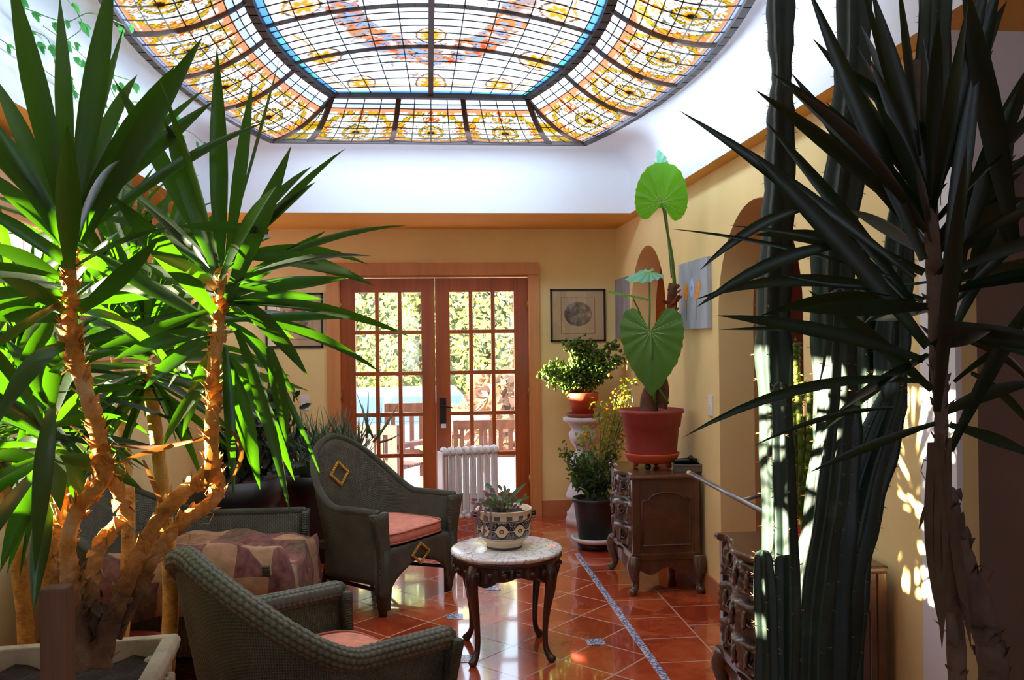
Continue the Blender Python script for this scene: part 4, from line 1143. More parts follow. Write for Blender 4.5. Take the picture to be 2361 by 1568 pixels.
mb = MB(); mb.grid(lambda u, v: Vector(((-1 + 2 * u) * .20, (-1 + 2 * v) * .20, .755 + .012 * math.sin(u * 20) * math.sin(v * 17))), 14, 14); mb.build('soil', M_soil, pl)
for sx in (-1, 1):
    for sy in (-1, 1):
        cv = MB()
        for k in range(9):
            a = k / 8; z = .75 - a * .2; 
            for q in (-1, 0, 1): cv.ball((sx * (.205 + .018 * math.sin(a * PI)) + (q * .022 if sy * q <= 0 else -q * .0), sy * (.205 + .018 * math.sin(a * PI)) - sy * abs(q) * .02, z), .017, 7)
        cv.build('carved_leaf', M_cast, pl)
for s in (-1, 1):
    sw = MB()
    for k in range(-5, 6): sw.tube([(s * .224, k * .03, .735), (s * .222, k * .026, .66), (s * .212, k * .014, .60)], [.011, .009, .004], 6)
    sw.build('fluting', M_cast, pl)

yu = thing('yucca_tree', 'large yucca tree with sunlit peeling trunks growing from the stone planter', 'plant', (p0.x - .22, p0.y - .16, .76))
YA, YBc = 1.96, 2.12
trunk(yu, [(205, 1540, 1.93), (175, 1440, 1.93), (160, 1330, 1.93), (158, 1240, 1.93), (186, 1165, 1.94), (238, 1105, 1.95), (236, 1060, 1.95), (222, 990, 1.95), (203, 920, 1.95), (180, 850, 1.95), (166, 790, 1.95), (160, 715, 1.96), (163, 640, 1.96), (165, 560, 1.96)], [.040, .030, .026, .024, .023, .025, .024, .023, .023, .023, .022, .022, .018, .008], flakes=170, seed=1)
trunk(yu, [(240, 1090, 1.96), (268, 1125, 1.98), (284, 1190, 2.0), (240, 1240, 2.0), (214, 1320, 1.99), (214, 1400, 1.98), (222, 1500, 1.96)], [.018, .019, .020, .022, .023, .024, .026], flakes=60, seed=2)
trunk(yu, [(205, 1520, 1.96), (158, 1370, 2.0), (140, 1260, 2.02), (146, 1180, 2.02), (124, 1110, 2.02), (112, 1060, 2.02)], [.026, .023, .022, .022, .021, .018], flakes=60, seed=3)
trunk(yu, [(225, 1540, 1.93), (250, 1450, 1.95), (290, 1350, 1.98), (345, 1230, 2.02), (410, 1145, 2.07), (480, 1090, 2.1), (488, 1020, 2.11), (490, 930, 2.12), (492, 850, 2.12), (502, 775, 2.12), (508, 700, 2.12), (510, 620, 2.12)], [.042, .032, .027, .024, .025, .024, .023, .023, .022, .020, .016, .008], flakes=160, seed=4)
trunk(yu, [(262, 1470, 1.97), (320, 1350, 2.02), (370, 1260, 2.06), (430, 1195, 2.1), (496, 1150, 2.13), (498, 1100, 2.14), (488, 1050, 2.13)], [.026, .023, .022, .022, .022, .020, .018], flakes=80, seed=5)
LA = [(20, -70, -.05, 62, .0, (150, 500)), (138, -10, .1, 44, .0, (158, 500)), (262, -80, 0, 60, .0, (170, 500)), (286, 60, .2, 24, .02, (170, 480)), (468, 84, -.1, 58, .02, (185, 560)), (494, 232, .1, 44, .03, (190, 500)), (472, 205, .3, 26, .02, (190, 470)), (155, 285, -.35, 54, .0, (160, 620)), (-20, 170, .1, 46, .04, (140, 520)), (-40, 250, -.1, 52, .02, (150, 560)), (100, 330, .2, 26, 0, (150, 500)), (-60, 380, 0, 40, .05, (150, 570)), (-60, 470, -.1, 34, .05, (150, 610)), (-50, 560, .0, 40, .06, (150, 650)), (310, 300, .2, 34, .03, (180, 500)), (370, 545, -.15, 44, -.03, (180, 720)), (345, 690, .1, 34, .06, (178, 700)), (-50, 610, .1, 48, .05, (150, 690)), (-40, 740, 0, 46, .08, (155, 740)), (60, 560, .3, 30, .02), (260, 640, .3, 40, .06), (30, 860, .35, 40, .12), (120, 930, .4, 36, .1), (330, 800, .3, 32, .12), (-30, 820, .35, 28, .1), (0, 640, -.25, 40, .04, (150, 720)), (-20, 1000, -.3, 44, .12, (150, 800)), (20, 1120, .4, 40, .1, (160, 830)), (80, 1330, -.28, 44, .1, (120, 940))]
crown('leaf_crown', yu, at(162, 640, YA), YA, LA, 18, M_yucca, (.28, .48), .034, 'tall sword leaved crown of the left trunk', 21, (-40, 60), .12)
LB = [(500, 108, -.05, 48, .0, (508, 640)), (582, 188, .1, 36, .0, (525, 600)), (262, 182, .0, 48, .02, (490, 600)), (378, 272, -.1, 52, .03, (495, 620)), (256, 448, -.25, 56, .02, (495, 720)), (172, 560, .1, 42, .0, (490, 745)), (672, 335, -.1, 48, .0, (520, 700)), (797, 342, .2, 22, .05, (530, 620)), (645, 135, .5, 10, .0, (540, 520)), (752, 532, .15, 30, .02, (520, 690)), (938, 520, .1, 20, .07, (520, 660)), (850, 610, .2, 26, .09, (515, 600)), (866, 660, -.05, 40, .07, (525, 590)), (848, 732, 0, 24, .02, (520, 740)), (408, 522, -.2, 28, .02, (620, 535)), (340, 470, .2, 30, .04, (490, 640)), (290, 600, .1, 32, .05, (495, 700)), (250, 400, .3, 24, .05, (480, 640)), (712, 870, -.05, 44, .08, (530, 680)), (745, 690, .1, 34, .05, (520, 700)), (690, 930, .1, 30, .12, (515, 740)), (672, 1195, -.1, 34, .09, (545, 760)), (745, 1112, .0, 20, .12, (545, 760)), (665, 1040, -.1, 38, .1, (620, 800)), (540, 1160, 0, 30, .05, (520, 800)), (600, 1130, .1, 52, .08, (520, 830)), (680, 1110, .15, 44, .1, (520, 820)), (330, 900, .0, 42, .1, (500, 780)), (420, 1010, .1, 40, .1, (500, 800)), (260, 830, .0, 40, .05, (500, 760)), (370, 1040, .1, 30, .12, (490, 880))]
crown('leaf_crown', yu, at(506, 680, YBc), YBc, LB, 20, M_yucca, (.28, .50), .034, 'sword leaved crown of the right trunk', 22, (-50, 50), .10)
LC = [(-30, 900, 0, 44, .1), (10, 780, .1, 36, .08), (120, 760, .1, 50, .02), (230, 890, .1, 36, .08), (-40, 1060, 0, 36, .12), (0, 1320, .05, 50, .14), (78, 1408, -.05, 48, .10), (140, 1180, -.1, 52, .12), (330, 1130, .0, 44, .08), (60, 1240, .05, 44, .15), (280, 960, .1, 30, .04), (60, 1000, 0, 40, .1), (210, 1180, .05, 44, .12)]
crown('leaf_crown', yu, at(112, 1030, 2.02), 2.02, LC, 22, M_yucca, (.25, .42), .04, 'low drooping crown of the short trunk', 23, (-70, 50), .05, (90, 300))
dr = MB()
for (b, t, w_, kk) in (((490, 1020), (470, 1140), 14, None), ((530, 990), (522, 1120), 12, (556, 1050)), ((250, 1025), (480, 1000), 10, (380, 1030)), ((480, 1010), (250, 1075), 12, None), ((330, 1060), (392, 1215), 12, None), ((160, 850), (235, 1030), 6, (120, 930))):
    B, T_ = at(*b, 2.1), at(*t, 2.05); leaf(dr, B, T_, w_ / 980, .03, .4, kink=at(*kk, 2.08) if kk else None)
o = dr.build('dry_leaves', M_dead, yu, world=True); o['label'] = 'curled brown dead leaves hanging from the trunks'
# more rosettes further back : separate plants in pots along the windows
def back_yucca(label, cpx, cpy, Y, nl, seed, rl=(.35, .55), ww=.045, potr=.16):
    c = at(cpx, cpy, Y); c.x = max(c.x, XL + .32); base = Vector((c.x + .03, c.y, 0))
    T = thing('potted_yucca', label, 'plant', base, 0)
    MB().lathe([(0, 0), (0, potr * .75), (.26, potr), (.28, potr * 1.06), (.31, potr * 1.06), (.31, potr * .95), (.27, potr * .93), (.27, 0)], base, 24).build('pot', M_terra, T, world=True)
    MB().tube(catmull([base + Vector((0, 0, .25)), base + Vector((.03, .02, c.z * .5)), c + Vector((0, 0, -.02))], 5), [.026] * 6 + [.022] * 5, 10).build('trunk', M_bark, T, world=True)
    r = random.Random(seed); mb = MB()
    for k in range(nl):
        a = r.uniform(0, 2 * PI); e = R(-55 + 135 * r.random()); L = r.uniform(*rl)
        d = Vector((math.cos(a) * math.cos(e), math.sin(a) * math.cos(e), math.sin(e)))
        tip = c + d * L; 
        if tip.x < XL + .05: tip.x = XL + .05 + r.random() * .1
        leaf(mb, c + Vector((0, 0, .1 * math.sin(e))), tip, ww * r.uniform(.7, 1.1), r.uniform(.02, .12), r.uniform(-1.2, 1.2))
    mb.build('leaf_crown', M_yucca, T, world=True)
back_yucca('leafy potted yucca behind the left sunlit trunk near the windows', 60, 870, 2.75, 84, 31, (.35, .6), .036)
back_yucca('potted yucca between the two foreground trunks with crossing green leaves', 340, 830, 3.05, 110, 32, (.35, .65), .036)
back_yucca('potted yucca at the windows behind the wicker settee, lower leaves arching', 250, 640, 3.7, 70, 33, (.35, .6), .038)
back_yucca('low potted yucca under the windows at the left edge, half out of view', 0, 1010, 2.7, 56, 34, (.3, .55), .036)
# wooden post beside the planter
T_ = thing('wooden_post', 'weathered square wooden post standing at the left edge of the stone planter', 'post', (at(135, 1400, 1.60).x, 1.60, 0))
q0 = at(135, 1352, 1.60)
MB().box((q0.x - .025, 1.58, 0), (q0.x + .02, 1.62, q0.z)).build('post', wood('weathered_wood', (92, 64, 48), (140, 108, 84), .8, 6, (1, 1, .1), 0, .3), T_, world=True, bevel=.004)

# ------------------------------------------------------------------ hanging vine on the left of the light well
vn = thing('trailing_vine', 'thin trailing vine with small palmate leaves hanging down the left white wall', 'vine', (WX0 + .03, 4.2, 2.8))
vm = MB(); lf = MB(); r = random.Random(5)
def palm(p, s, up):
    for k in range(5):
        a = -1.1 + .55 * k; d = (Vector((0, math.sin(a), -math.cos(a))) + Vector((r.uniform(.1, .5), r.uniform(-.3, .3), r.uniform(-.3, .5)))).normalized(); leaf(lf, p, p + d * s * (1 - abs(k - 2) * .12), s * .34, 0, r.uniform(-.5, .5), n=4)
for (pxs) in ([(30, -20), (60, 60), (110, 90), (130, 160)], [(150, -10), (190, 60), (140, 110), (150, 190), (135, 250)], [(60, 20), (150, 50), (210, 30), (290, 60)], [(100, 60), (170, 110), (230, 160), (300, 185)], [(240, 150), (270, 230), (330, 240), (360, 300), (310, 360)], [(230, 220), (250, 330), (300, 420), (330, 470)], [(330, 240), (400, 260), (410, 310)], [(290, 330), (360, 360), (420, 300), (470, 330)], [(330, 420), (380, 460), (370, 500)], [(0, 90), (100, 160), (240, 260), (330, 330)]):
    P = []
    for x_, y_ in pxs:
        q = atx(x_, y_, WX0 + .035)
        if q.z > ZD - .05 or q.y < 0: q = atz(x_, y_, ZD - .07)
        if q.z < 2.46: q = atx(x_, y_, WX0 + .035)
        P.append(q)
    P = catmull(P, 5); vm.tube(P, .0022, 4)
    for i in range(1, len(P), 2):
        if r.random() < .8: palm(P[i] + Vector((r.uniform(0, .02), r.uniform(-.03, .03), r.uniform(-.04, .01))), r.uniform(.035, .06), 1)
v_ = vm.build('vine_stem', M_stem, vn, world=True); lf.build('vine_leaves', leafmat('vine_leaf', (70, 150, 84), (110, 180, 120), (120, 210, 90), .5, .4), vn, world=True)

# ------------------------------------------------------------------ right : columnar cacti
M_cact = NT('cactus_skin'); _f1 = M_cact.noise(6, 5, .6)
M_cact.l(M_cact.ramp(_f1, [(.3, sl((32, 48, 42))), (.6, sl((50, 72, 60))), (.8, sl((96, 114, 96)))]), M_cact.b.inputs['Base Color']); M_cact.b.inputs['Roughness'].default_value = .5; M_cact.bump(M_cact.noise(30, 4), .2, .004); M_cact = M_cact.mat
M_spine = simple('cactus_spine', (170, 120, 80), .6)
ct = thing('columnar_cactus', 'tall dark green ribbed columnar cacti clump rising past the right arch', 'cactus', (.98, 2.2, 0))
MB().lathe([(0, 0), (0, .20), (.34, .27), (.36, .29), (.42, .29), (.42, .265), (.36, .26), (.36, 0)], (.98, 2.25, 0), 32).build('pot', M_terra, ct, world=True)
def column(T, pix, rad, ribs=5, ph=0.0, seed=0, depth=.42, capped=True, spines=True, mat=None):
    r = random.Random(seed); pts = catmull([at(*p) for p in pix], 8); rr = lerp_list(rad, len(pts))
    for i in range(len(rr)): rr[i] *= 1 + .06 * math.sin(i * .9 + seed) + r.uniform(-.02, .02)
    if capped:
        d = (pts[-1] - pts[-2]).normalized(); R_ = rr[-1]
        for k in range(1, 6):
            a = k / 5 * PI / 2; pts.append(pts[len(pts) - 1] + d * R_ * .9 * (math.sin(a) - math.sin(a - PI / 10))); rr.append(max(.002, R_ * math.cos(a)))
    seg = ribs * 8; vs = []; fs = []; sp = MB()
    nx = Vector((1, 0, 0))
    for i, p in enumerate(pts):
        d = (pts[min(i + 1, len(pts) - 1)] - pts[max(i - 1, 0)]).normalized(); nx = (nx - d * nx.dot(d)).normalized(); ny = d.cross(nx)
        for k in range(seg):
            a = 2 * PI * k / seg + ph; t_ = abs(((ribs * (a - ph) / (2 * PI) + .5) % 1) - .5) * 2; q = rr[i] * (1 - depth * t_ ** .75)
            vs.append(p + (nx * math.cos(a) + ny * math.sin(a)) * q)
        if spines and i % 2 == 0 and rr[i] > .01:
            for k in range(ribs):
                a = 2 * PI * k / ribs + ph; e = p + (nx * math.cos(a) + ny * math.sin(a)) * rr[i]
                for j in range(3):
                    dd = (nx * math.cos(a + r.uniform(-.7, .7)) + ny * math.sin(a + r.uniform(-.7, .7)) + d * r.uniform(-.6, .6)).normalized(); sd = dd.orthogonal().normalized() * .0011
                    sp.add([e - sd, e + sd, e + dd * .011], [(0, 1, 2)], smooth=False)
    for i in range(len(pts) - 1):
        for k in range(seg): fs.append((i * seg + k, i * seg + (k + 1) % seg, (i + 1) * seg + (k + 1) % seg, (i + 1) * seg + k))
    fs.append(tuple((len(pts) - 1) * seg + k for k in range(seg)))
    mb = MB(); mb.add(vs, fs); o = mb.build('column', mat or M_cact, T, world=True)
    if spines:
        q = sp.build('spines', M_spine, None)
        for v in q.data.vertices: v.co -= T.location
        q.parent = o; q['kind'] = 'stuff'
    return o
Yc = 2.2
column(ct, [(1800, 1700, Yc), (1795, 1300, Yc), (1790, 1000, Yc), (1782, 760, Yc), (1790, 560, Yc), (1797, 420, Yc), (1800, 280, Yc), (1801, 215, Yc), (1802, 165, Yc), (1800, 90, Yc), (1800, 0, Yc), (1802, -120, Yc)], [.042, .042, .044, .047, .042, .040, .036, .029, .024, .034, .037, .034], 4, .9, 1)
column(ct, [(1812, 1700, 2.08), (1812, 1300, 2.08), (1802, 1000, 2.08), (1800, 900, 2.08)], [.032, .032, .026, .024], 5, .9, 2)
column(ct, [(1762, 1760, 2.05), (1768, 1500, 2.05), (1760, 1290, 2.05)], [.030, .032, .026], 6, .2, 3)
column(ct, [(1900, 1750, 2.25), (1915, 1350, 2.25), (1935, 1050, 2.25), (1925, 800, 2.25), (1925, 600, 2.25), (1950, 400, 2.25), (1962, 230, 2.25), (1970, 120, 2.25), (1972, -80, 2.25)], [.060, .064, .062, .060, .058, .052, .048, .046, .044], 5, .3, 4)
column(ct, [(1860, 1750, 2.12), (1870, 1400, 2.12), (1905, 1150, 2.12), (1930, 900, 2.14), (1938, 690, 2.16)], [.045, .05, .05, .042, .030], 6, .7, 5, capped=True)
column(ct, [(1930, 1750, 2.35), (1940, 1400, 2.35), (1975, 1200, 2.35), (2030, 1020, 2.35), (2048, 900, 2.35), (2060, 720, 2.35), (2075, 560, 2.35), (2105, 420, 2.3), (2145, 300, 2.25), (2150, 160, 2.2), (2160, -60, 2.2)], [.075, .074, .065, .056, .054, .05, .046, .046, .048, .048, .044], 6, .1, 6)
column(ct, [(1900, 1750, 2.28), (1925, 1400, 2.28), (1985, 1120, 2.28), (2062, 900, 2.28), (2040, 760, 2.28), (1995, 700, 2.28)][:4], [.07, .07, .055, .03], 6, .5, 8)
column(ct, [(1990, 1100, 2.4), (2000, 900, 2.4), (1990, 740, 2.4), (2000, 640, 2.4)], [.06, .055, .045, .03], 5, .5, 9)
column(ct, [(2098, 470, 2.2), (2110, 300, 2.2), (2113, 190, 2.2), (2112, 150, 2.2)], [.018, .02, .018, .017], 4, .5, 12, spines=False, mat=M_bark2)
# small spiny euphorbia between the columns
eu = thing('spiny_euphorbia', 'small yellow green spiny cactus bush squeezed between the tall cactus columns', 'cactus', (at(1850, 1200, 2.6).x, 2.6, 0))
eb = at(1850, 1200, 2.6); r = random.Random(9)
MB().lathe([(0, 0), (0, .09), (.56, .10), (.58, .12), (eb.z - .02, .12), (eb.z - .02, .10), (eb.z - .06, .10), (eb.z - .06, 0)], (eb.x, 2.6, 0), 24).build('pot', M_terra2, eu, world=True)
M_euph = leafmat('euphorbia_skin', (104, 118, 40), (150, 150, 70), (190, 180, 50), .6, .2)
mb = MB()
for (a, b, c_, w_) in ((1840, 1180, 1842, 0), ):
    pass
for k, pts_ in enumerate([[(1850, 1210), (1846, 1000), (1838, 880), (1837, 790)], [(1850, 1150), (1832, 1050), (1830, 930)], [(1852, 1150), (1866, 1020), (1868, 900)], [(1850, 1120), (1880, 1040), (1882, 950)], [(1848, 1160), (1856, 1060), (1852, 960)], [(1846, 1190), (1826, 1140), (1824, 1080)], [(1854, 1190), (1876, 1120), (1878, 1060)], [(1838, 930), (1852, 905), (1853, 880)], [(1868, 980), (1890, 960), (1893, 925)]]):
    P = catmull([at(x_, y_, 2.6 + .02 * math.sin(k * 2)) for x_, y_ in pts_], 6)
    for i in range(len(P) - 1): mb.tube([P[i], P[i + 1]], [.011, .009], 6)
    for p in P:
        for j in range(6):
            d = Vector((r.uniform(-1, 1), r.uniform(-1, .3), r.uniform(-.5, 1))).normalized(); sd = d.orthogonal().normalized() * .003; mb.add([p + d * .008 - sd, p + d * .008 + sd, p + d * .022], [(0, 1, 2)], smooth=False)
mb.build('stems', M_euph, eu, world=True)

# ------------------------------------------------------------------ right : dark dracaena
dc = thing('dracaena_tree', 'dark backlit dracaena with long spiky leaves filling the upper right foreground', 'plant', (at(2185, 1500, 1.62).x, 1.62, 0))
YD = 1.62
bx0 = dc.location
MB().lathe([(0, 0), (0, .17), (.36, .22), (.38, .24), (.44, .24), (.44, .215), (.38, .21), (.38, 0)], (bx0.x + .03, bx0.y, 0), 28).build('pot', M_terra, dc, world=True)
trunk(dc, [(2215, 1900, YD), (2205, 1500, YD), (2185, 1250, YD), (2170, 1080, YD), (2170, 960, YD), (2165, 850, YD), (2160, 700, YD), (2150, 540, YD), (2150, 420, YD)], [.028, .025, .021, .019, .018, .024, .026, .020, .008], mat=M_bark2, flakes=50, seed=41)
trunk(dc, [(2230, 1900, YD + .1), (2290, 1600, YD + .1), (2270, 1440, YD + .1), (2215, 1260, YD + .05), (2190, 1130, YD)], [.045, .045, .04, .026, .016], mat=M_bark2, flakes=60, seed=42)
LD = [(1563, 253, 0, 34, .02, (2110, 640)), (1577, 262, .05, 24, .04, (2100, 700)), (1720, 340, -.05, 58, .03, (2140, 800)), (1765, 280, .05, 40, .02, (2120, 720)), (1822, 165, .1, 44, .0, (2130, 560)), (1858, -40, -.02, 52, .0, (2130, 600)), (1922, 140, .05, 46, .03, (2200, 380)), (1980, -60, .15, 30, 0, (2140, 480)), (2070, -60, .0, 26, .0, (2120, 360)), (1540, 527, .05, 12, .03, (2060, 640)), (1682, 520, .1, 16, .03, (2080, 600)), (1604, 710, 0, 38, .07, (1960, 560)), (1612, 625, .1, 30, .10, (1900, 470)), (1652, 727, -.05, 40, .03, (2130, 830)), (1656, 760, .1, 14, .01, (1980, 760)), (1800, 632, .1, 16, -.06, (2140, 650)), (1862, 668, .0, 44, .02, (2150, 900)), (1572, 1010, -.05, 30, .08, (2130, 880)), (1735, 1030, .05, 16, .06, (2060, 940)), (1865, 1090, 0, 26, .02, (2160, 975)), (2310, -60, -.1, 62, .0, (2170, 400)), (2215, -80, -.15, 66, .0, (2340, 560)), (2260, 100, -.1, 50, .0, (2180, 640)), (2350, 200, -.05, 44, .05, (2210, 620)), (2400, 420, .0, 38, .06, (2190, 780)), (2400, 520, -.1, 24, .04, (2200, 700)), (2420, 640, 0, 44, .05, (2190, 1040)), (2400, 760, .1, 22, .04, (2200, 880)), (2285, 765, -.2, 52, .03, (2150, 800)), (2400, 880, .0, 40, .05, (2160, 960)), (2400, 1060, .0, 34, .03, (2190, 980)), (2400, 1010, .1, 26, .06, (2240, 860)), (2240, 350, .0, 56, .0, (2180, 760)), (2230, 330, -.2, 44, .02, (2160, 950)), (2060, 130, .1, 14, 0, (2140, 500)), (2040, 930, 0, 42, -.06, (2060, 850)), (2340, 300, .1, 60, .02, (2230, 700)), (2400, 110, .0, 60, .02, (2200, 560))]
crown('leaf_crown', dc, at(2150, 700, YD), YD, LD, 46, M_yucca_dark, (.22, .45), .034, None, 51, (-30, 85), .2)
dr = MB()
for (b, t, w_) in (((2168, 1000), (2172, 1500), 34), ((2150, 1020), (2165, 1440), 52), ((2190, 1010), (2175, 1330), 20), ((2145, 1140), (2118, 1222), 12), ((2180, 1100), (2240, 1500), 26)): leaf(dr, at(*b, YD - .02), at(*t, YD - .04), w_ / 1270, .0, .3)
dr.build('dry_leaves', simple('dry_dark_leaf', (84, 66, 44), .8, .3, 20), dc, world=True)
# ------------------------------------------------------------------ pots and shrubs at the back
def heart(T, c, tipdir, nrm, L, Wd, mat, cup=.06, name='leaf', lab=None, blunt=False):
    """heart shaped leaf: c = petiole joint, tipdir to the tip"""
    tipdir = Vector(tipdir).normalized(); nrm = Vector(nrm).normalized(); sd = tipdir.cross(nrm).normalized(); nrm = sd.cross(tipdir)
    ctl = [(0, 1), (.10, .9), (.40, .68), (.74, .40), (.96, .10), (1, -.10), (.88, -.28), (.64, -.36), (.40, -.33), (.20, -.18), (.02, -.02)]
    if blunt: ctl = [(0, .96), (.32, .93), (.62, .80), (.86, .55), (.98, .25), (1, -.02), (.90, -.26), (.68, -.42), (.42, -.40), (.20, -.22), (.02, -.02)]
    else: ctl = [(0, 1), (.13, .93), (.46, .72), (.80, .44), (.97, .15), (1, -.08), (.90, -.27), (.66, -.36), (.40, -.33), (.20, -.18), (.02, -.02)]
    half = [(q.x * Wd / 2, q.y * L) for q in catmull([(a_, b_, 0) for a_, b_ in ctl], 5)]
    polar = sorted((math.atan2(x_, y_), math.hypot(x_, y_)) for x_, y_ in half)
    def ol(a):      # a 0 = tip, +-pi = notch
        t = min(abs(a), polar[-1][0])
        for (a0, r0), (a1, r1) in zip(polar[:-1], polar[1:]):
            if a0 <= t <= a1: return (r0 + (r1 - r0) * (t - a0) / max(1e-6, a1 - a0)) * (1 + .018 * math.sin(a * 26))
        return polar[-1][1]
    N, Mr = 72, 8; vs = [c]; fs = []; uv = [(.5, .5)]
    for j in range(1, Mr + 1):
        for i in range(N):
            a = -PI + 2 * PI * i / N; rr = ol(a) * j / Mr; x = math.sin(a) * rr; y = math.cos(a) * rr
            z = -cup * (abs(x) / Wd * 2) ** 1.5 * .5 - cup * .9 * (j / Mr) ** 2 * (math.cos(a) > 0) * abs(math.cos(a)) + .006 * math.cos(a * 14) * (j / Mr)
            vs.append(c + tipdir * y + sd * x + nrm * z); uv.append((.5 + x / Wd, .5 + y / L))
    for i in range(N): fs.append((0, 1 + i, 1 + (i + 1) % N))
    for j in range(Mr - 1):
        for i in range(N): fs.append((1 + j * N + i, 1 + (j + 1) * N + i, 1 + (j + 1) * N + (i + 1) % N, 1 + j * N + (i + 1) % N))
    mb = MB(); mb.add(vs, fs, 0, uv); o = mb.build(name, mat, T, world=True)
    vv = MB()
    for a in (0, .45, -.45, .9, -.9, 1.4, -1.4, 2.0, -2.0, 2.5, -2.5):
        P = []
        for j in range(0, 8):
            rr = ol(a) * j / 8; x, y = math.sin(a) * rr, math.cos(a) * rr; z = -cup * (abs(x) / Wd * 2) ** 1.5 * .5 - cup * .9 * (j / 8) ** 2 * (math.cos(a) > 0) * abs(math.cos(a)); P.append(c + tipdir * y + sd * x + nrm * (z + .0012))
        vv.tube(P, [.0022 * (1 - .8 * i / 8) for i in range(8)], 4)
    q = vv.build('veins', M_vein, None)
    for v in q.data.vertices: v.co -= T.location
    q.parent = o
    if lab: o['label'] = lab
    return o
M_vein = simple('leaf_vein', (150, 190, 110), .6)
M_ear = leafmat('elephant_ear_leaf', (72, 116, 56), (150, 190, 120), (120, 180, 40), .4, .3, .12)
M_ear2 = leafmat('elephant_ear_bright', (70, 140, 16), (150, 190, 120), (130, 210, 20), .4, .45, .1)
YE = 5.42
pc_ = at(1503, 1050, YE); el = thing('elephant_ear_plant', 'tall elephant ear plant with huge leaves in a red terracotta pot', 'plant', (pc_.x, YE, .70))
zt = at(1503, 943, YE).z - .70; K = FPX / YE
mb = MB(); mb.lathe([(.075, 0), (.075, .148), (.085, .150), (zt - .11, .168), (zt - .105, .176), (zt - .03, .186), (zt - .02, .198), (zt, .198), (zt, .184), (zt - .04, .176), (zt - .04, 0)], n=40); mb.build('pot', M_terra, el)
mb = MB(); mb.lathe([(.042, 0), (.042, .135), (.05, .150), (.085, .164), (.096, .170), (.10, .166), (.086, .155), (.074, .148), (.074, 0)], n=40); mb.build('saucer', M_terra2, el)
sm = MB(); sm.lathe([(zt - .035, 0), (zt - .037, .176)], n=24); sm.build('soil', M_soil, el)
for k in range(4):
    a = PI / 4 + k * PI / 2 + .3; MB().ball((.105 * math.cos(a), .105 * math.sin(a), .021), .021, 10).tube([(.105 * math.cos(a), .105 * math.sin(a), .02), (.10 * math.cos(a), .10 * math.sin(a), .045)], .009, 6).build('castor', M_terra2 if k % 2 else M_black, el)
def tubepx(T, pix, rad, mat, name, n=8):
    pts = catmull([at(*p) for p in pix], 6); mb = MB(); mb.tube(pts, lerp_list(rad, len(pts)), n); return mb.build(name, mat, T, world=True)
tubepx(el, [(1497, 955, YE), (1496, 915, YE), (1508, 880, YE), (1525, 830, YE + .05), (1543, 770, YE + .08), (1549, 700, YE + .04), (1551, 655, YE)], [.062, .05, .036, .03, .03, .034, .026], simple('shaggy_stem', (104, 66, 48), .9, .4, 26, .8, 60), 'trunk', 12)
st = MB(); r = random.Random(3)
for k in range(26):
    p = at(1551 + r.uniform(-10, 10), r.uniform(665, 725), YE); d = Vector((r.uniform(-1, 1), r.uniform(-1, .2), r.uniform(.2, 1))).normalized(); leaf(st, p, p + d * .05, .018, 0, 0, n=3)
st.build('husks', simple('red_husk', (150, 66, 40), .8, .3, 20), el, world=True)
tubepx(el, [(1520, 940, YE), (1528, 900, YE), (1530, 870, YE)], [.05, .04, .02], simple('shaggy_stem2', (104, 66, 48), .9, .4, 26, .8, 60), 'stump', 10)
tubepx(el, [(1556, 665, YE), (1549, 590, YE - .1), (1538, 530, YE - .26), (1527, 468, YE - .42)], [.013, .010, .008, .006], M_stem, 'petiole')
tubepx(el, [(1540, 930, YE - .02), (1500, 850, YE - .1), (1498, 700, YE - .12), (1497, 628, YE - .1)], [.010, .008, .006, .005], M_stem, 'petiole')
tubepx(el, [(1510, 930, YE - .05), (1503, 820, YE - .2), (1501, 765, YE - .2)], [.010, .008, .006], M_stem, 'petiole')
tubepx(el, [(1492, 800, YE - .02), (1478, 730, YE), (1460, 690, YE)], [.006, .006, .004], M_stem, 'petiole')
tubepx(el, [(1550, 640, YE + .05), (1536, 500, YE - .12), (1523, 392, YE - .30)], [.010, .007, .004], M_stem, 'petiole')
vw = (CAM - at(1500, 800, YE)).normalized()
heart(el, at(1500, 765, YE - .2), (-.02, 0, -1), vw + Vector((-.25, 0, .35)), .385, .385, M_ear, .05, lab='big hanging heart shaped leaf above the pot')
heart(el, at(1525, 466, YE - .42), (.04, -.1, 1), vw + Vector((.1, 0, -.2)), .235, .30, M_ear2, .02, blunt=True, lab='round bright green leaf lit from behind')
heart(el, at(1498, 628, YE - .1), (-.9, -.2, -.14), Vector((.1, -.35, .94)), .17, .19, leafmat('blue_green_leaf', (110, 180, 150), (150, 190, 150), (120, 200, 150), .35, .3), .03, lab='pale blue green leaf seen edge on')
heart(el, at(1468, 684, YE), (-1, -.1, .22), Vector((.16, -.12, .98)), .20, .20, M_ear2, .01)
heart(el, at(1521, 392, YE - .30), (-.1, .3, 1), Vector((-.85, -.5, .1)), .14, .12, MATS['blue_green_leaf'], .02)
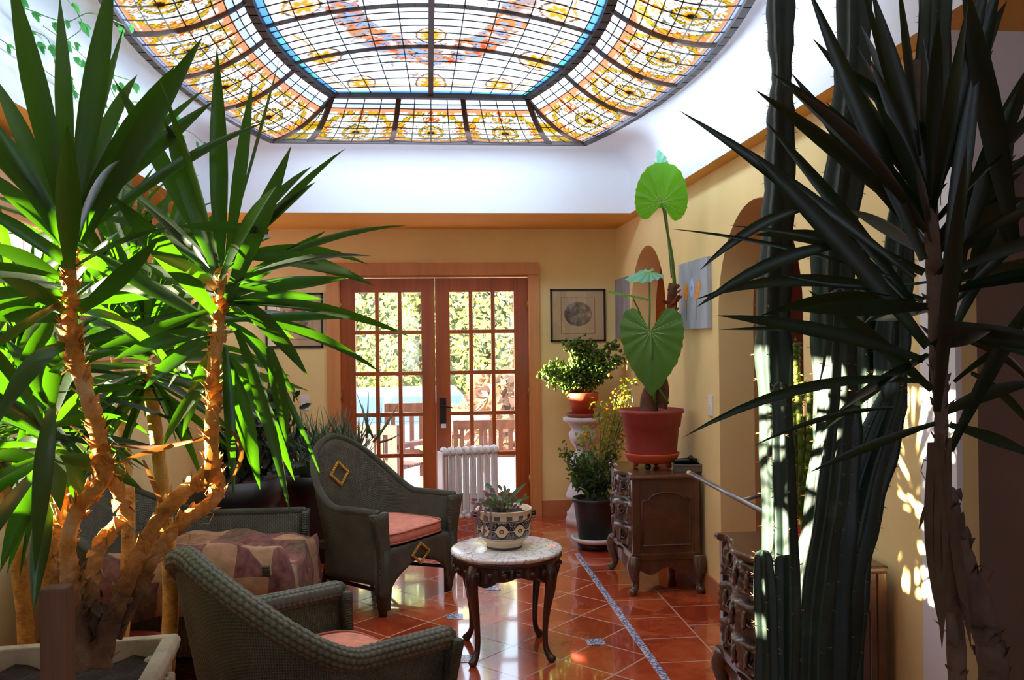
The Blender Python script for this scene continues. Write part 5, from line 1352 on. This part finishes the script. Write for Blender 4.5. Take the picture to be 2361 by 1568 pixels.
# tall green stake leaf husk skipped; jade plant on the pedestal
def shrub(T, base, targets, radius, nleaf, lsize, mat_l, mat_b, seed, lens=False, name='foliage', twigs=6, rad0=.012, spread=.08):
    r = random.Random(seed); br = MB(); lf = MB(); base = Vector(base)
    for t in targets:
        t = Vector(t); mid = base.lerp(t, .5) + Vector((r.uniform(-.02, .02), r.uniform(-.02, .02), .02)); P = catmull([base, mid, t], 4); br.tube(P, lerp_list([rad0, rad0 * .6, rad0 * .25], len(P)), 6)
        for k in range(twigs):
            q = P[r.randrange(3, len(P))]; e = q + Vector((r.gauss(0, 1), r.gauss(0, 1), r.gauss(.3, .8))).normalized() * radius * r.uniform(.4, 1.0); br.tube([q, e], [rad0 * .25, rad0 * .12], 4)
            for j in range(nleaf):
                s = r.random(); p = q.lerp(e, .25 + .75 * s) + Vector((r.gauss(0, 1), r.gauss(0, 1), r.gauss(0, 1))) * lsize * .7
                d = Vector((r.gauss(0, 1), r.gauss(0, 1), r.gauss(.3, 1))).normalized()
                if lens: 
                    n_ = d; a = n_.orthogonal().normalized(); b = n_.cross(a); h = lsize * .5
                    vs = [p + (a * math.cos(x) + b * math.sin(x)) * h * r.uniform(.85, 1.1) for x in [PI / 3 * i for i in range(6)]] + [p + n_ * h * .35, p - n_ * h * .35]
                    lf.add(vs, [(i, (i + 1) % 6, 6) for i in range(6)] + [((i + 1) % 6, i, 7) for i in range(6)])
                else: leaf(lf, p, p + d * lsize, lsize * .42, 0, r.uniform(-1, 1), n=3)
    br.build('branches', mat_b, T, world=True); return lf.build(name, mat_l, T, world=True)
jd = thing('jade_plant', 'bushy jade plant in an orange terracotta pot on the white stone pedestal', 'plant', (1.25, 7.16, .873))
mb = MB(); mb.lathe([(0, 0), (0, .12), (.012, .135), (.03, .138), (.03, .12), (.02, .11), (.02, 0)], n=32); mb.build('saucer', M_terra, jd)
mb = MB(); mb.lathe([(.022, 0), (.022, .085), (.13, .112), (.135, .12), (.195, .125), (.197, .117), (.17, .112), (.17, 0)], n=32); mb.build('pot', M_terra2, jd)
M_jade = leafmat('jade_leaf', (96, 128, 44), (150, 170, 70), (190, 200, 40), .3, .12, .35)
tg = []; r = random.Random(8)
for x_, y_ in ((1262, 860), (1275, 835), (1300, 850), (1250, 875), (1310, 800), (1330, 815), (1350, 835), (1370, 850), (1345, 870), (1390, 820), (1410, 800), (1405, 840), (1375, 800), (1360, 790), (1320, 870), (1425, 830), (1395, 870), (1335, 790)): tg.append(at(x_, y_, 7.16 + r.uniform(-.14, .1)))
shrub(jd, (1.25, 7.16, 1.05), tg, .065, 13, .034, M_jade, M_bark2, 12, True, twigs=10, rad0=.014)
# citrus bush in the black pot
ci = thing('calamondin_tree', 'small orange tree with tiny fruit in a black pot on a white saucer', 'plant', (at(1372, 1262, 6.35).x, 6.35, 0))
cx_ = ci.location.x
mb = MB(); mb.lathe([(.0, 0), (.0, .12), (.045, .13), (.05, .0)], n=28); mb.build('plant_stand', M_black, ci)
mb = MB(); mb.lathe([(.05, 0), (.05, .145), (.062, .165), (.085, .17), (.088, .162), (.07, .155), (.07, 0)], n=36); mb.build('saucer', M_white, ci)
mb = MB(); mb.lathe([(.072, 0), (.072, .118), (.33, .150), (.335, .157), (.362, .160), (.364, .150), (.33, .145), (.33, 0)], n=32); mb.build('pot', M_blackpot, ci)
MB().lathe([(.335, 0), (.333, .146)], n=20).build('soil', M_soil, ci)
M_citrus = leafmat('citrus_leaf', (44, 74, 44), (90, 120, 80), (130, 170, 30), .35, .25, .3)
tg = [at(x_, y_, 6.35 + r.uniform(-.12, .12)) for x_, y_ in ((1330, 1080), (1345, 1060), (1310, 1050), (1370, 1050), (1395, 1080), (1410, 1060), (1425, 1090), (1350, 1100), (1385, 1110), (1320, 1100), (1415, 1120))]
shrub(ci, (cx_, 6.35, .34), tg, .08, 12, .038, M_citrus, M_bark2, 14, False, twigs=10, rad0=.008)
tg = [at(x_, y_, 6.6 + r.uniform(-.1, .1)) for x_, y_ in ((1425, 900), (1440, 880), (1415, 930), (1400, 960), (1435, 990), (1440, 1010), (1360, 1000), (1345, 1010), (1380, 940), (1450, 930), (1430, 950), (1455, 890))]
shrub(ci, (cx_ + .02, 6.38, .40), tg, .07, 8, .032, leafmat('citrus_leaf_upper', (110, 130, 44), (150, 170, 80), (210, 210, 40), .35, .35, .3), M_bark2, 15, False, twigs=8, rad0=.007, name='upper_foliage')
for x_, y_ in ((1401, 945), (1350, 1003), (1437, 918), (1446, 1030), (1415, 905), (1405, 865), (1440, 1000)):
    q = at(x_, y_, 6.5); MB().ball(q, .0145, 10).build('fruit', simple('orange_fruit', (240, 130, 20), .4), ci, world=True)
# trailing plant in the ceramic planter
M_trail = leafmat('grey_green_leaf', (104, 130, 96), (150, 160, 120), (130, 150, 80), .5, .2, .3); M_purp = leafmat('mauve_leaf', (142, 110, 122), (170, 130, 140), (170, 110, 120), .5, .2, .2)
tr = MB(); tr2 = MB(); r = random.Random(17)
for k in range(46):
    a = r.uniform(0, 2 * PI); q = Vector((pt.location.x + .06 * math.cos(a) * r.random(), pt.location.y + .08 * math.sin(a), .68)); P = [q]; d = Vector((math.cos(a) * r.uniform(.3, 1), math.sin(a) * .6, r.uniform(.5, 1.4))).normalized()
    if d.x > .4 and r.random() < .5: d.x *= -.7
    for j in range(r.randrange(2, 5)):
        e = P[-1] + d * .035; leaf(tr if r.random() < .75 else tr2, P[-1], e, .017, 0, r.uniform(-.6, .6), n=4); P.append(e); d = (d + Vector((r.uniform(-.4, .2), r.uniform(-.3, .2), r.uniform(-.5, .1)))).normalized()
for (x0_, y0_, dx) in ((1110, 1165, -12), (1120, 1170, -4), (1100, 1160, -22), (1170, 1170, 2), (1175, 1168, -2), (1132, 1172, 0), (1105, 1175, -10)):
    P = at(x0_, y0_, 4.20); 
    for j in range(4):
        e = at(x0_ + dx * (j + 1) / 3, y0_ + 17 * (j + 1), 4.19 - .004 * j); leaf(tr2, P, e, .016, .05, r.uniform(-.5, .5), n=4); P = e
for x_, y_ in ((1215, 1112), (1205, 1150), (1190, 1140)): leaf(tr, at(1165, 1160, 4.25), at(x_, y_, 4.25), .02, .03, .2)
tr.build('foliage', M_trail, pt, world=True); tr2.build('mauve_foliage', M_purp, pt, world=True)
# spiky aloe bed behind the armchair
al = thing('spiky_aloe', 'dense clump of thin grey green spikes behind the high backed wicker chair', 'plant', (-.80, 6.35, 0))
MB().lathe([(0, 0), (0, .20), (.50, .27), (.52, .29), (.60, .29), (.60, .26), (.55, .25), (.55, 0)], (-.80, 6.35, 0), 28).build('pot', M_blackpot, al, world=True)
mb = MB(); r = random.Random(23)
for k in range(330):
    b = Vector((-.80 + r.uniform(-.28, .34), 6.35 + r.uniform(-.2, .2), r.uniform(.60, .78))); a = r.uniform(0, 2 * PI); e = r.uniform(.5, 1.4); d = Vector((math.cos(a) * math.cos(e), math.sin(a) * math.cos(e), math.sin(e))); L = r.uniform(.14, .30); P = [b, b + d * L * .5, b + d * L + Vector((0, 0, .03))]; mb.tube(P, [.0065, .005, .0008], 5, cap=False)
for (x0_, y0_, x1_, y1_) in ((860, 1010, 822, 905), (870, 1010, 920, 930), (845, 1010, 850, 900), (860, 1020, 900, 960), (850, 1000, 835, 930), (700, 1020, 692, 925), (775, 1000, 745, 935), (790, 1000, 800, 940), (875, 1020, 925, 1000), (870, 1010, 880, 940)):
    P = [at(x0_, y0_, 6.2), at((x0_ + x1_) / 2, (y0_ + y1_) / 2 + 3, 6.2), at(x1_, y1_, 6.2)]; mb.tube(P, [.009, .007, .001], 5)
mb.tube([(-.8, 6.35, .54), (-.8, 6.35, .74)], .1, 10)
o = mb.build('spikes', leafmat('aloe_leaf', (96, 124, 92), (140, 160, 130), (110, 140, 80), .5, .1, .3), al, world=True); o['kind'] = 'stuff'
# dark plants in the left back corner
dk = thing('dark_ficus', 'dark leafy plant in a black pot between settee and spiky aloe', 'plant', (-1.3, 5.75, 0))
MB().lathe([(0, 0), (0, .22), (.50, .28), (.52, .30), (.66, .30), (.66, .27), (.6, .26), (.6, 0)], (-1.22, 5.75, 0), 28).build('pot', M_blackpot, dk, world=True)
tg = [at(x_, y_, 5.7 + r.uniform(-.1, .25)) for x_, y_ in ((560, 950), (600, 930), (640, 960), (610, 1010), (560, 1030), (540, 990), (650, 1010), (590, 1060), (640, 1050))]
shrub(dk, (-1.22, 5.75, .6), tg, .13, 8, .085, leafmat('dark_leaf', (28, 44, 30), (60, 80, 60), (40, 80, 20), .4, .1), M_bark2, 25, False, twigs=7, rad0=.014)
dcx = at(632, 1000, 7.0)
cl = thing('dark_cactus', 'single dark narrow cactus column behind the leaves at the back left', 'cactus', (dcx.x, 7.0, 0))
MB().lathe([(0, 0), (0, .12), (.3, .15), (.3, .13), (.26, .13), (.26, 0)], (dcx.x, 7.0, 0), 20).build('pot', M_blackpot, cl, world=True)
column(cl, [(632, 1215, 7.0), (632, 1100, 7.0), (632, 960, 7.0), (632, 880, 7.0)], [.058, .058, .058, .05], 6, 0, 3, spines=False)
# ------------------------------------------------------------------ garden seen through the french doors
def ground_mat():
    m = NT('garden_ground'); tc = m.n('ShaderNodeTexCoord'); sp = m.n('ShaderNodeSeparateXYZ'); m.l(tc.outputs['Object'], sp.inputs[0])
    n = m.noise(.6, 5, .6); n2 = m.noise(6, 4)
    grass = m.ramp(n2, [(.3, sl((120, 128, 60))), (.7, sl((214, 206, 120)))]); pav = m.ramp(n2, [(.3, sl((176, 158, 180))), (.7, sl((214, 200, 220)))])
    f = m.math('GREATER_THAN', m.math('ADD', sp.outputs[1], m.math('MULTIPLY', n, 5.0)), 19.0)
    m.l(m.mix(f, pav, grass), m.b.inputs['Base Color']); m.b.inputs['Roughness'].default_value = .9; return m.mat
g = MB(); g.grid(lambda u, v: Vector((-30 + 60 * u, 11.5 + 60 * v, -.9 - .0 * v)), 8, 8); o = g.build('ground', ground_mat()); o['kind'] = 'structure'
M_patio = simple('lilac_paving', (206, 190, 212), .8, .1, 2); dkp = MB().box((-6, YB + .16, -1.0), (6, 12.5, -.08)); o = dkp.build('patio', M_patio); o['kind'] = 'structure'
o = MB().box((-12, -4, -.3), (XL - .18, YB + .16, -.05)).build('side_path', M_patio); o['kind'] = 'structure'
M_gard = wood('garden_wood', (70, 44, 34), (112, 76, 60), .7, 5, (1, 1, .3), 0, .2)
def garden_chair(name, label, x, y, rz, wd=.6, slats=6, cat='chair', bh=.95):
    T = thing(name, label, cat, (x, y, -.08), rz)
    f_ = MB()
    for sx in (-1, 1):
        f_ = MB(); f_.box((sx * wd / 2 - .025, -.28, 0), (sx * wd / 2 + .025, -.23, .62)); f_.build('leg', M_gard, T); f_ = MB(); f_.box((sx * wd / 2 - .025, .2, 0), (sx * wd / 2 + .025, .25, bh)); f_.build('leg', M_gard, T)
        MB().box((sx * wd / 2 - .04, -.30, .60), (sx * wd / 2 + .04, .24, .64)).build('armrest', M_gard, T)
    s_ = MB()
    for k in range(5): s_.box((-wd / 2, -.26 + k * .095, .40), (wd / 2, -.18 + k * .095, .425))
    s_.build('seat', M_gard, T)
    b = MB(); n = max(4, int(slats * wd / .6))
    for k in range(n):
        x_ = -wd / 2 + .06 + (wd - .12) * k / (n - 1); b.box((x_ - .022, .21, .42), (x_ + .022, .235, bh - .05))
    b.box((-wd / 2, .20, bh - .09), (wd / 2, .24, bh)).box((-wd / 2, .20, .42), (wd / 2, .24, .48)); b.build('backrest', M_gard, T)
garden_chair('garden_chair', 'brown slatted garden chair on the patio seen through the left door', at(950, 940, 9.4).x, 9.4, R(180), .5)
garden_chair('garden_chair', 'brown slatted garden chair nearer the glass at the foot of the left door', at(890, 1000, 8.5).x, 8.5, R(150), .5, bh=.82)
garden_chair('garden_bench', 'brown slatted garden bench on the patio seen through the right door', at(1150, 990, 9.2).x + .1, 9.2, R(180), 1.1, cat='bench', bh=.78)
T = thing('patio_table', 'small grey patio table standing beyond the right door', 'table', (at(1055, 950, 10.4).x, 10.4, -.08))
MB().box((-.35, -.35, .68), (.35, .35, .72)).build('tabletop', simple('pale_grey_paint', (190, 188, 196), .6), T)
for sx in (-1, 1):
    for sy in (-1, 1): MB().box((sx * .3 - .02, sy * .3 - .02, 0), (sx * .3 + .02, sy * .3 + .02, .68)).build('leg', M_gard, T)
# white iron bench
T = thing('white_bench', 'distant white iron bench on the lawn seen through the right door', 'bench', (at(1080, 900, 18).x, 18, -.9)); M_wi = simple('white_iron', (214, 226, 240), .5)
mb = MB()
for k in range(8): x_ = -.7 + .2 * k; mb.tube([(x_, .2, .45), (x_, .28, .9)], .015, 5)
mb.tube([(-.75, .28, .9), (-.3, .28, 1.0), (.3, .28, 1.0), (.75, .28, .9)], .02, 6); mb.build('backrest', M_wi, T)
MB().box((-.75, -.25, .42), (.75, .22, .46)).build('seat', M_wi, T)
for sx in (-1, 1):
    for y_ in (-.2, .18): MB().tube([(sx * .7, y_, .44), (sx * .75, y_ * 1.3, 0)], .025, 6).build('leg', M_wi, T)
# parked car
cx, cy = at(840, 900, 16).x, 16.0
T = thing('parked_car', 'pale blue estate car parked in the yard behind the left door panes', 'car', (cx, cy, -.9)); M_car = simple('pale_blue_paintwork', (150, 186, 226), .25, .03, coat=.6); M_cg = simple('dark_car_glass', (120, 150, 180), .1)
def hull(secs, name, mat):
    mb = MB(); vs = []; fs = []; n = len(secs[0][1])
    for x_, pr_ in secs: vs += [(x_, y_, z_) for y_, z_ in pr_]
    for i in range(len(secs) - 1):
        for k in range(n): fs.append((i * n + k, (i + 1) * n + k, (i + 1) * n + (k + 1) % n, i * n + (k + 1) % n))
    fs.append(tuple(range(n))); fs.append(tuple(range(len(vs) - 1, len(vs) - 1 - n, -1))); mb.add(vs, fs, smooth=False); return mb.build(name, mat, T, bevel=.03)
def sec(x, h, w): return (x, [(-w, .35), (-w * 1.02, .7), (-w * .96, h), (w * .96, h), (w * 1.02, .7), (w, .35)])
hull([sec(-2.2, .75, .75), sec(-2.1, .92, .86), sec(-1.0, 1.0, .9), sec(1.9, 1.02, .9), sec(2.2, .95, .84)], 'body', M_car)
hull([(-1.05, [(-.82, 1.0), (-.8, 1.02), (.8, 1.02), (.82, 1.0)]), (-.35, [(-.82, 1.0), (-.68, 1.55), (.68, 1.55), (.82, 1.0)]), (1.6, [(-.82, 1.0), (-.68, 1.58), (.68, 1.58), (.82, 1.0)]), (2.05, [(-.82, 1.0), (-.74, 1.1), (.74, 1.1), (.82, 1.0)])], 'cabin', M_car)
for a, b in ((-.55, .35), (.42, 1.1), (1.17, 1.7)): MB().add([(a - .12, -.835, 1.05), (b, -.835, 1.05), (b, -.72, 1.46), (a + .12, -.72, 1.46)], [(0, 1, 2, 3)], smooth=False).build('side_window', M_cg, T, solid=.02)
for x_ in (-1.4, 1.35):
    for y_ in (-.86, .86): MB().tube([(x_, y_ - .1, .34), (x_, y_ + .1, .34)], .34, 20).build('wheel', M_black, T)
# trees and hedge
def tree(name, label, x, y, h, rx, rz, mat, n, seed, trunk_h=1.5, lsz=.22, group=None, zb=-.9, cone=False):
    r = random.Random(seed); T = thing(name, label, 'tree', (x, y, zb), 0, group)
    MB().tube([(0, 0, 0), (.1, 0, h * .5), (0, 0, h * .92)], [.22, .13, .03], 8).build('trunk', M_bark2, T)
    lf = MB()
    for k in range(n):
        u = r.random(); z = trunk_h + (h - trunk_h) * u; a = r.uniform(0, 2 * PI)
        R_ = rx * ((1 - u) if cone else math.sin(PI * (.12 + .85 * u)) ** .6) * (.35 + .65 * r.random() ** .5)
        p = Vector((math.cos(a) * R_, math.sin(a) * R_, z + (-.12 * R_ if cone else 0))); d = Vector((r.gauss(0, 1), r.gauss(0, 1), r.gauss(-.6 if cone else 0, .8))).normalized(); s = d.orthogonal().normalized(); s = (s + Vector((r.gauss(0, .6), r.gauss(0, .6), r.gauss(0, .6)))).normalized() * lsz * .3
        lf.add([p - s, p + d * lsz * .5 - s * .6, p + d * lsz, p + d * lsz * .5 + s * 1.2, p + s], [(0, 1, 2, 3, 4)], smooth=False)
    lf.build('foliage', mat, T)
M_tl = leafmat('yellow_tree_leaf', (206, 200, 130), (200, 200, 120), (230, 220, 120), .6, .35, .5); M_tg = leafmat('grey_green_tree_leaf', (126, 136, 116), (140, 150, 120), (170, 180, 90), .6, .3, .35); M_tb = leafmat('brown_twigs', (150, 120, 96), (160, 130, 110), (190, 150, 110), .8, .2, .3)
tree('conifer', 'grey green conifer filling the upper left door panes', at(830, 800, 27).x - .2, 27, 10, 2.0, 0, M_tg, 7000, 61, .3, .26, 'garden trees', cone=True)
tree('conifer', 'grey conifer showing between the two french doors', at(960, 800, 27).x, 32, 12, 2.6, 0, M_tg, 7000, 62, .3, .28, 'garden trees', cone=True)
tree('conifer', 'yellow green conifer filling the right door panes', at(1110, 800, 27).x + .2, 27, 10, 2.0, 0, M_tg, 7000, 63, .3, .26, 'garden trees', cone=True)
tree('broadleaf_tree', 'yellow leaved tree in front of the conifers at the right', at(1180, 800, 22.3).x, 22.3, 5.4, 1.7, 0, M_tl, 3000, 64, .8, .15, 'garden trees')
tree('broadleaf_tree', 'yellow leaved tree standing beyond the parked car', at(860, 800, 22.3).x - .6, 22.3, 5.4, 1.7, 0, M_tl, 3000, 65, .7, .15, 'garden trees')
tree('broadleaf_tree', 'bare brown twiggy bush at the far right behind the bench', at(1160, 880, 13.7).x, 13.7, 1.9, .9, 0, M_tb, 1100, 66, .1, .2, 'garden trees')
tree('broadleaf_tree', 'tall yellowish tree standing behind everything else in the garden', at(1030, 800, 30).x, 44, 13, 7, 0, M_tl, 5000, 67, .8, .3, 'garden trees')
hm = MB(); r = random.Random(71)
for k in range(3200):
    p = Vector((r.uniform(-7, 6), 19.6 + r.uniform(-.5, .5), -.9 + r.random() * .75)); d = Vector((r.gauss(0, 1), r.gauss(0, 1), r.gauss(.3, 1))).normalized(); s = d.orthogonal().normalized() * .06; hm.add([p - s, p + d * .1, p + s], [(0, 1, 2)], smooth=False)
o = hm.build('hedge', M_tl); tag(o, 'low yellow green hedge running across the garden behind the bench', 'hedge', kind='stuff')
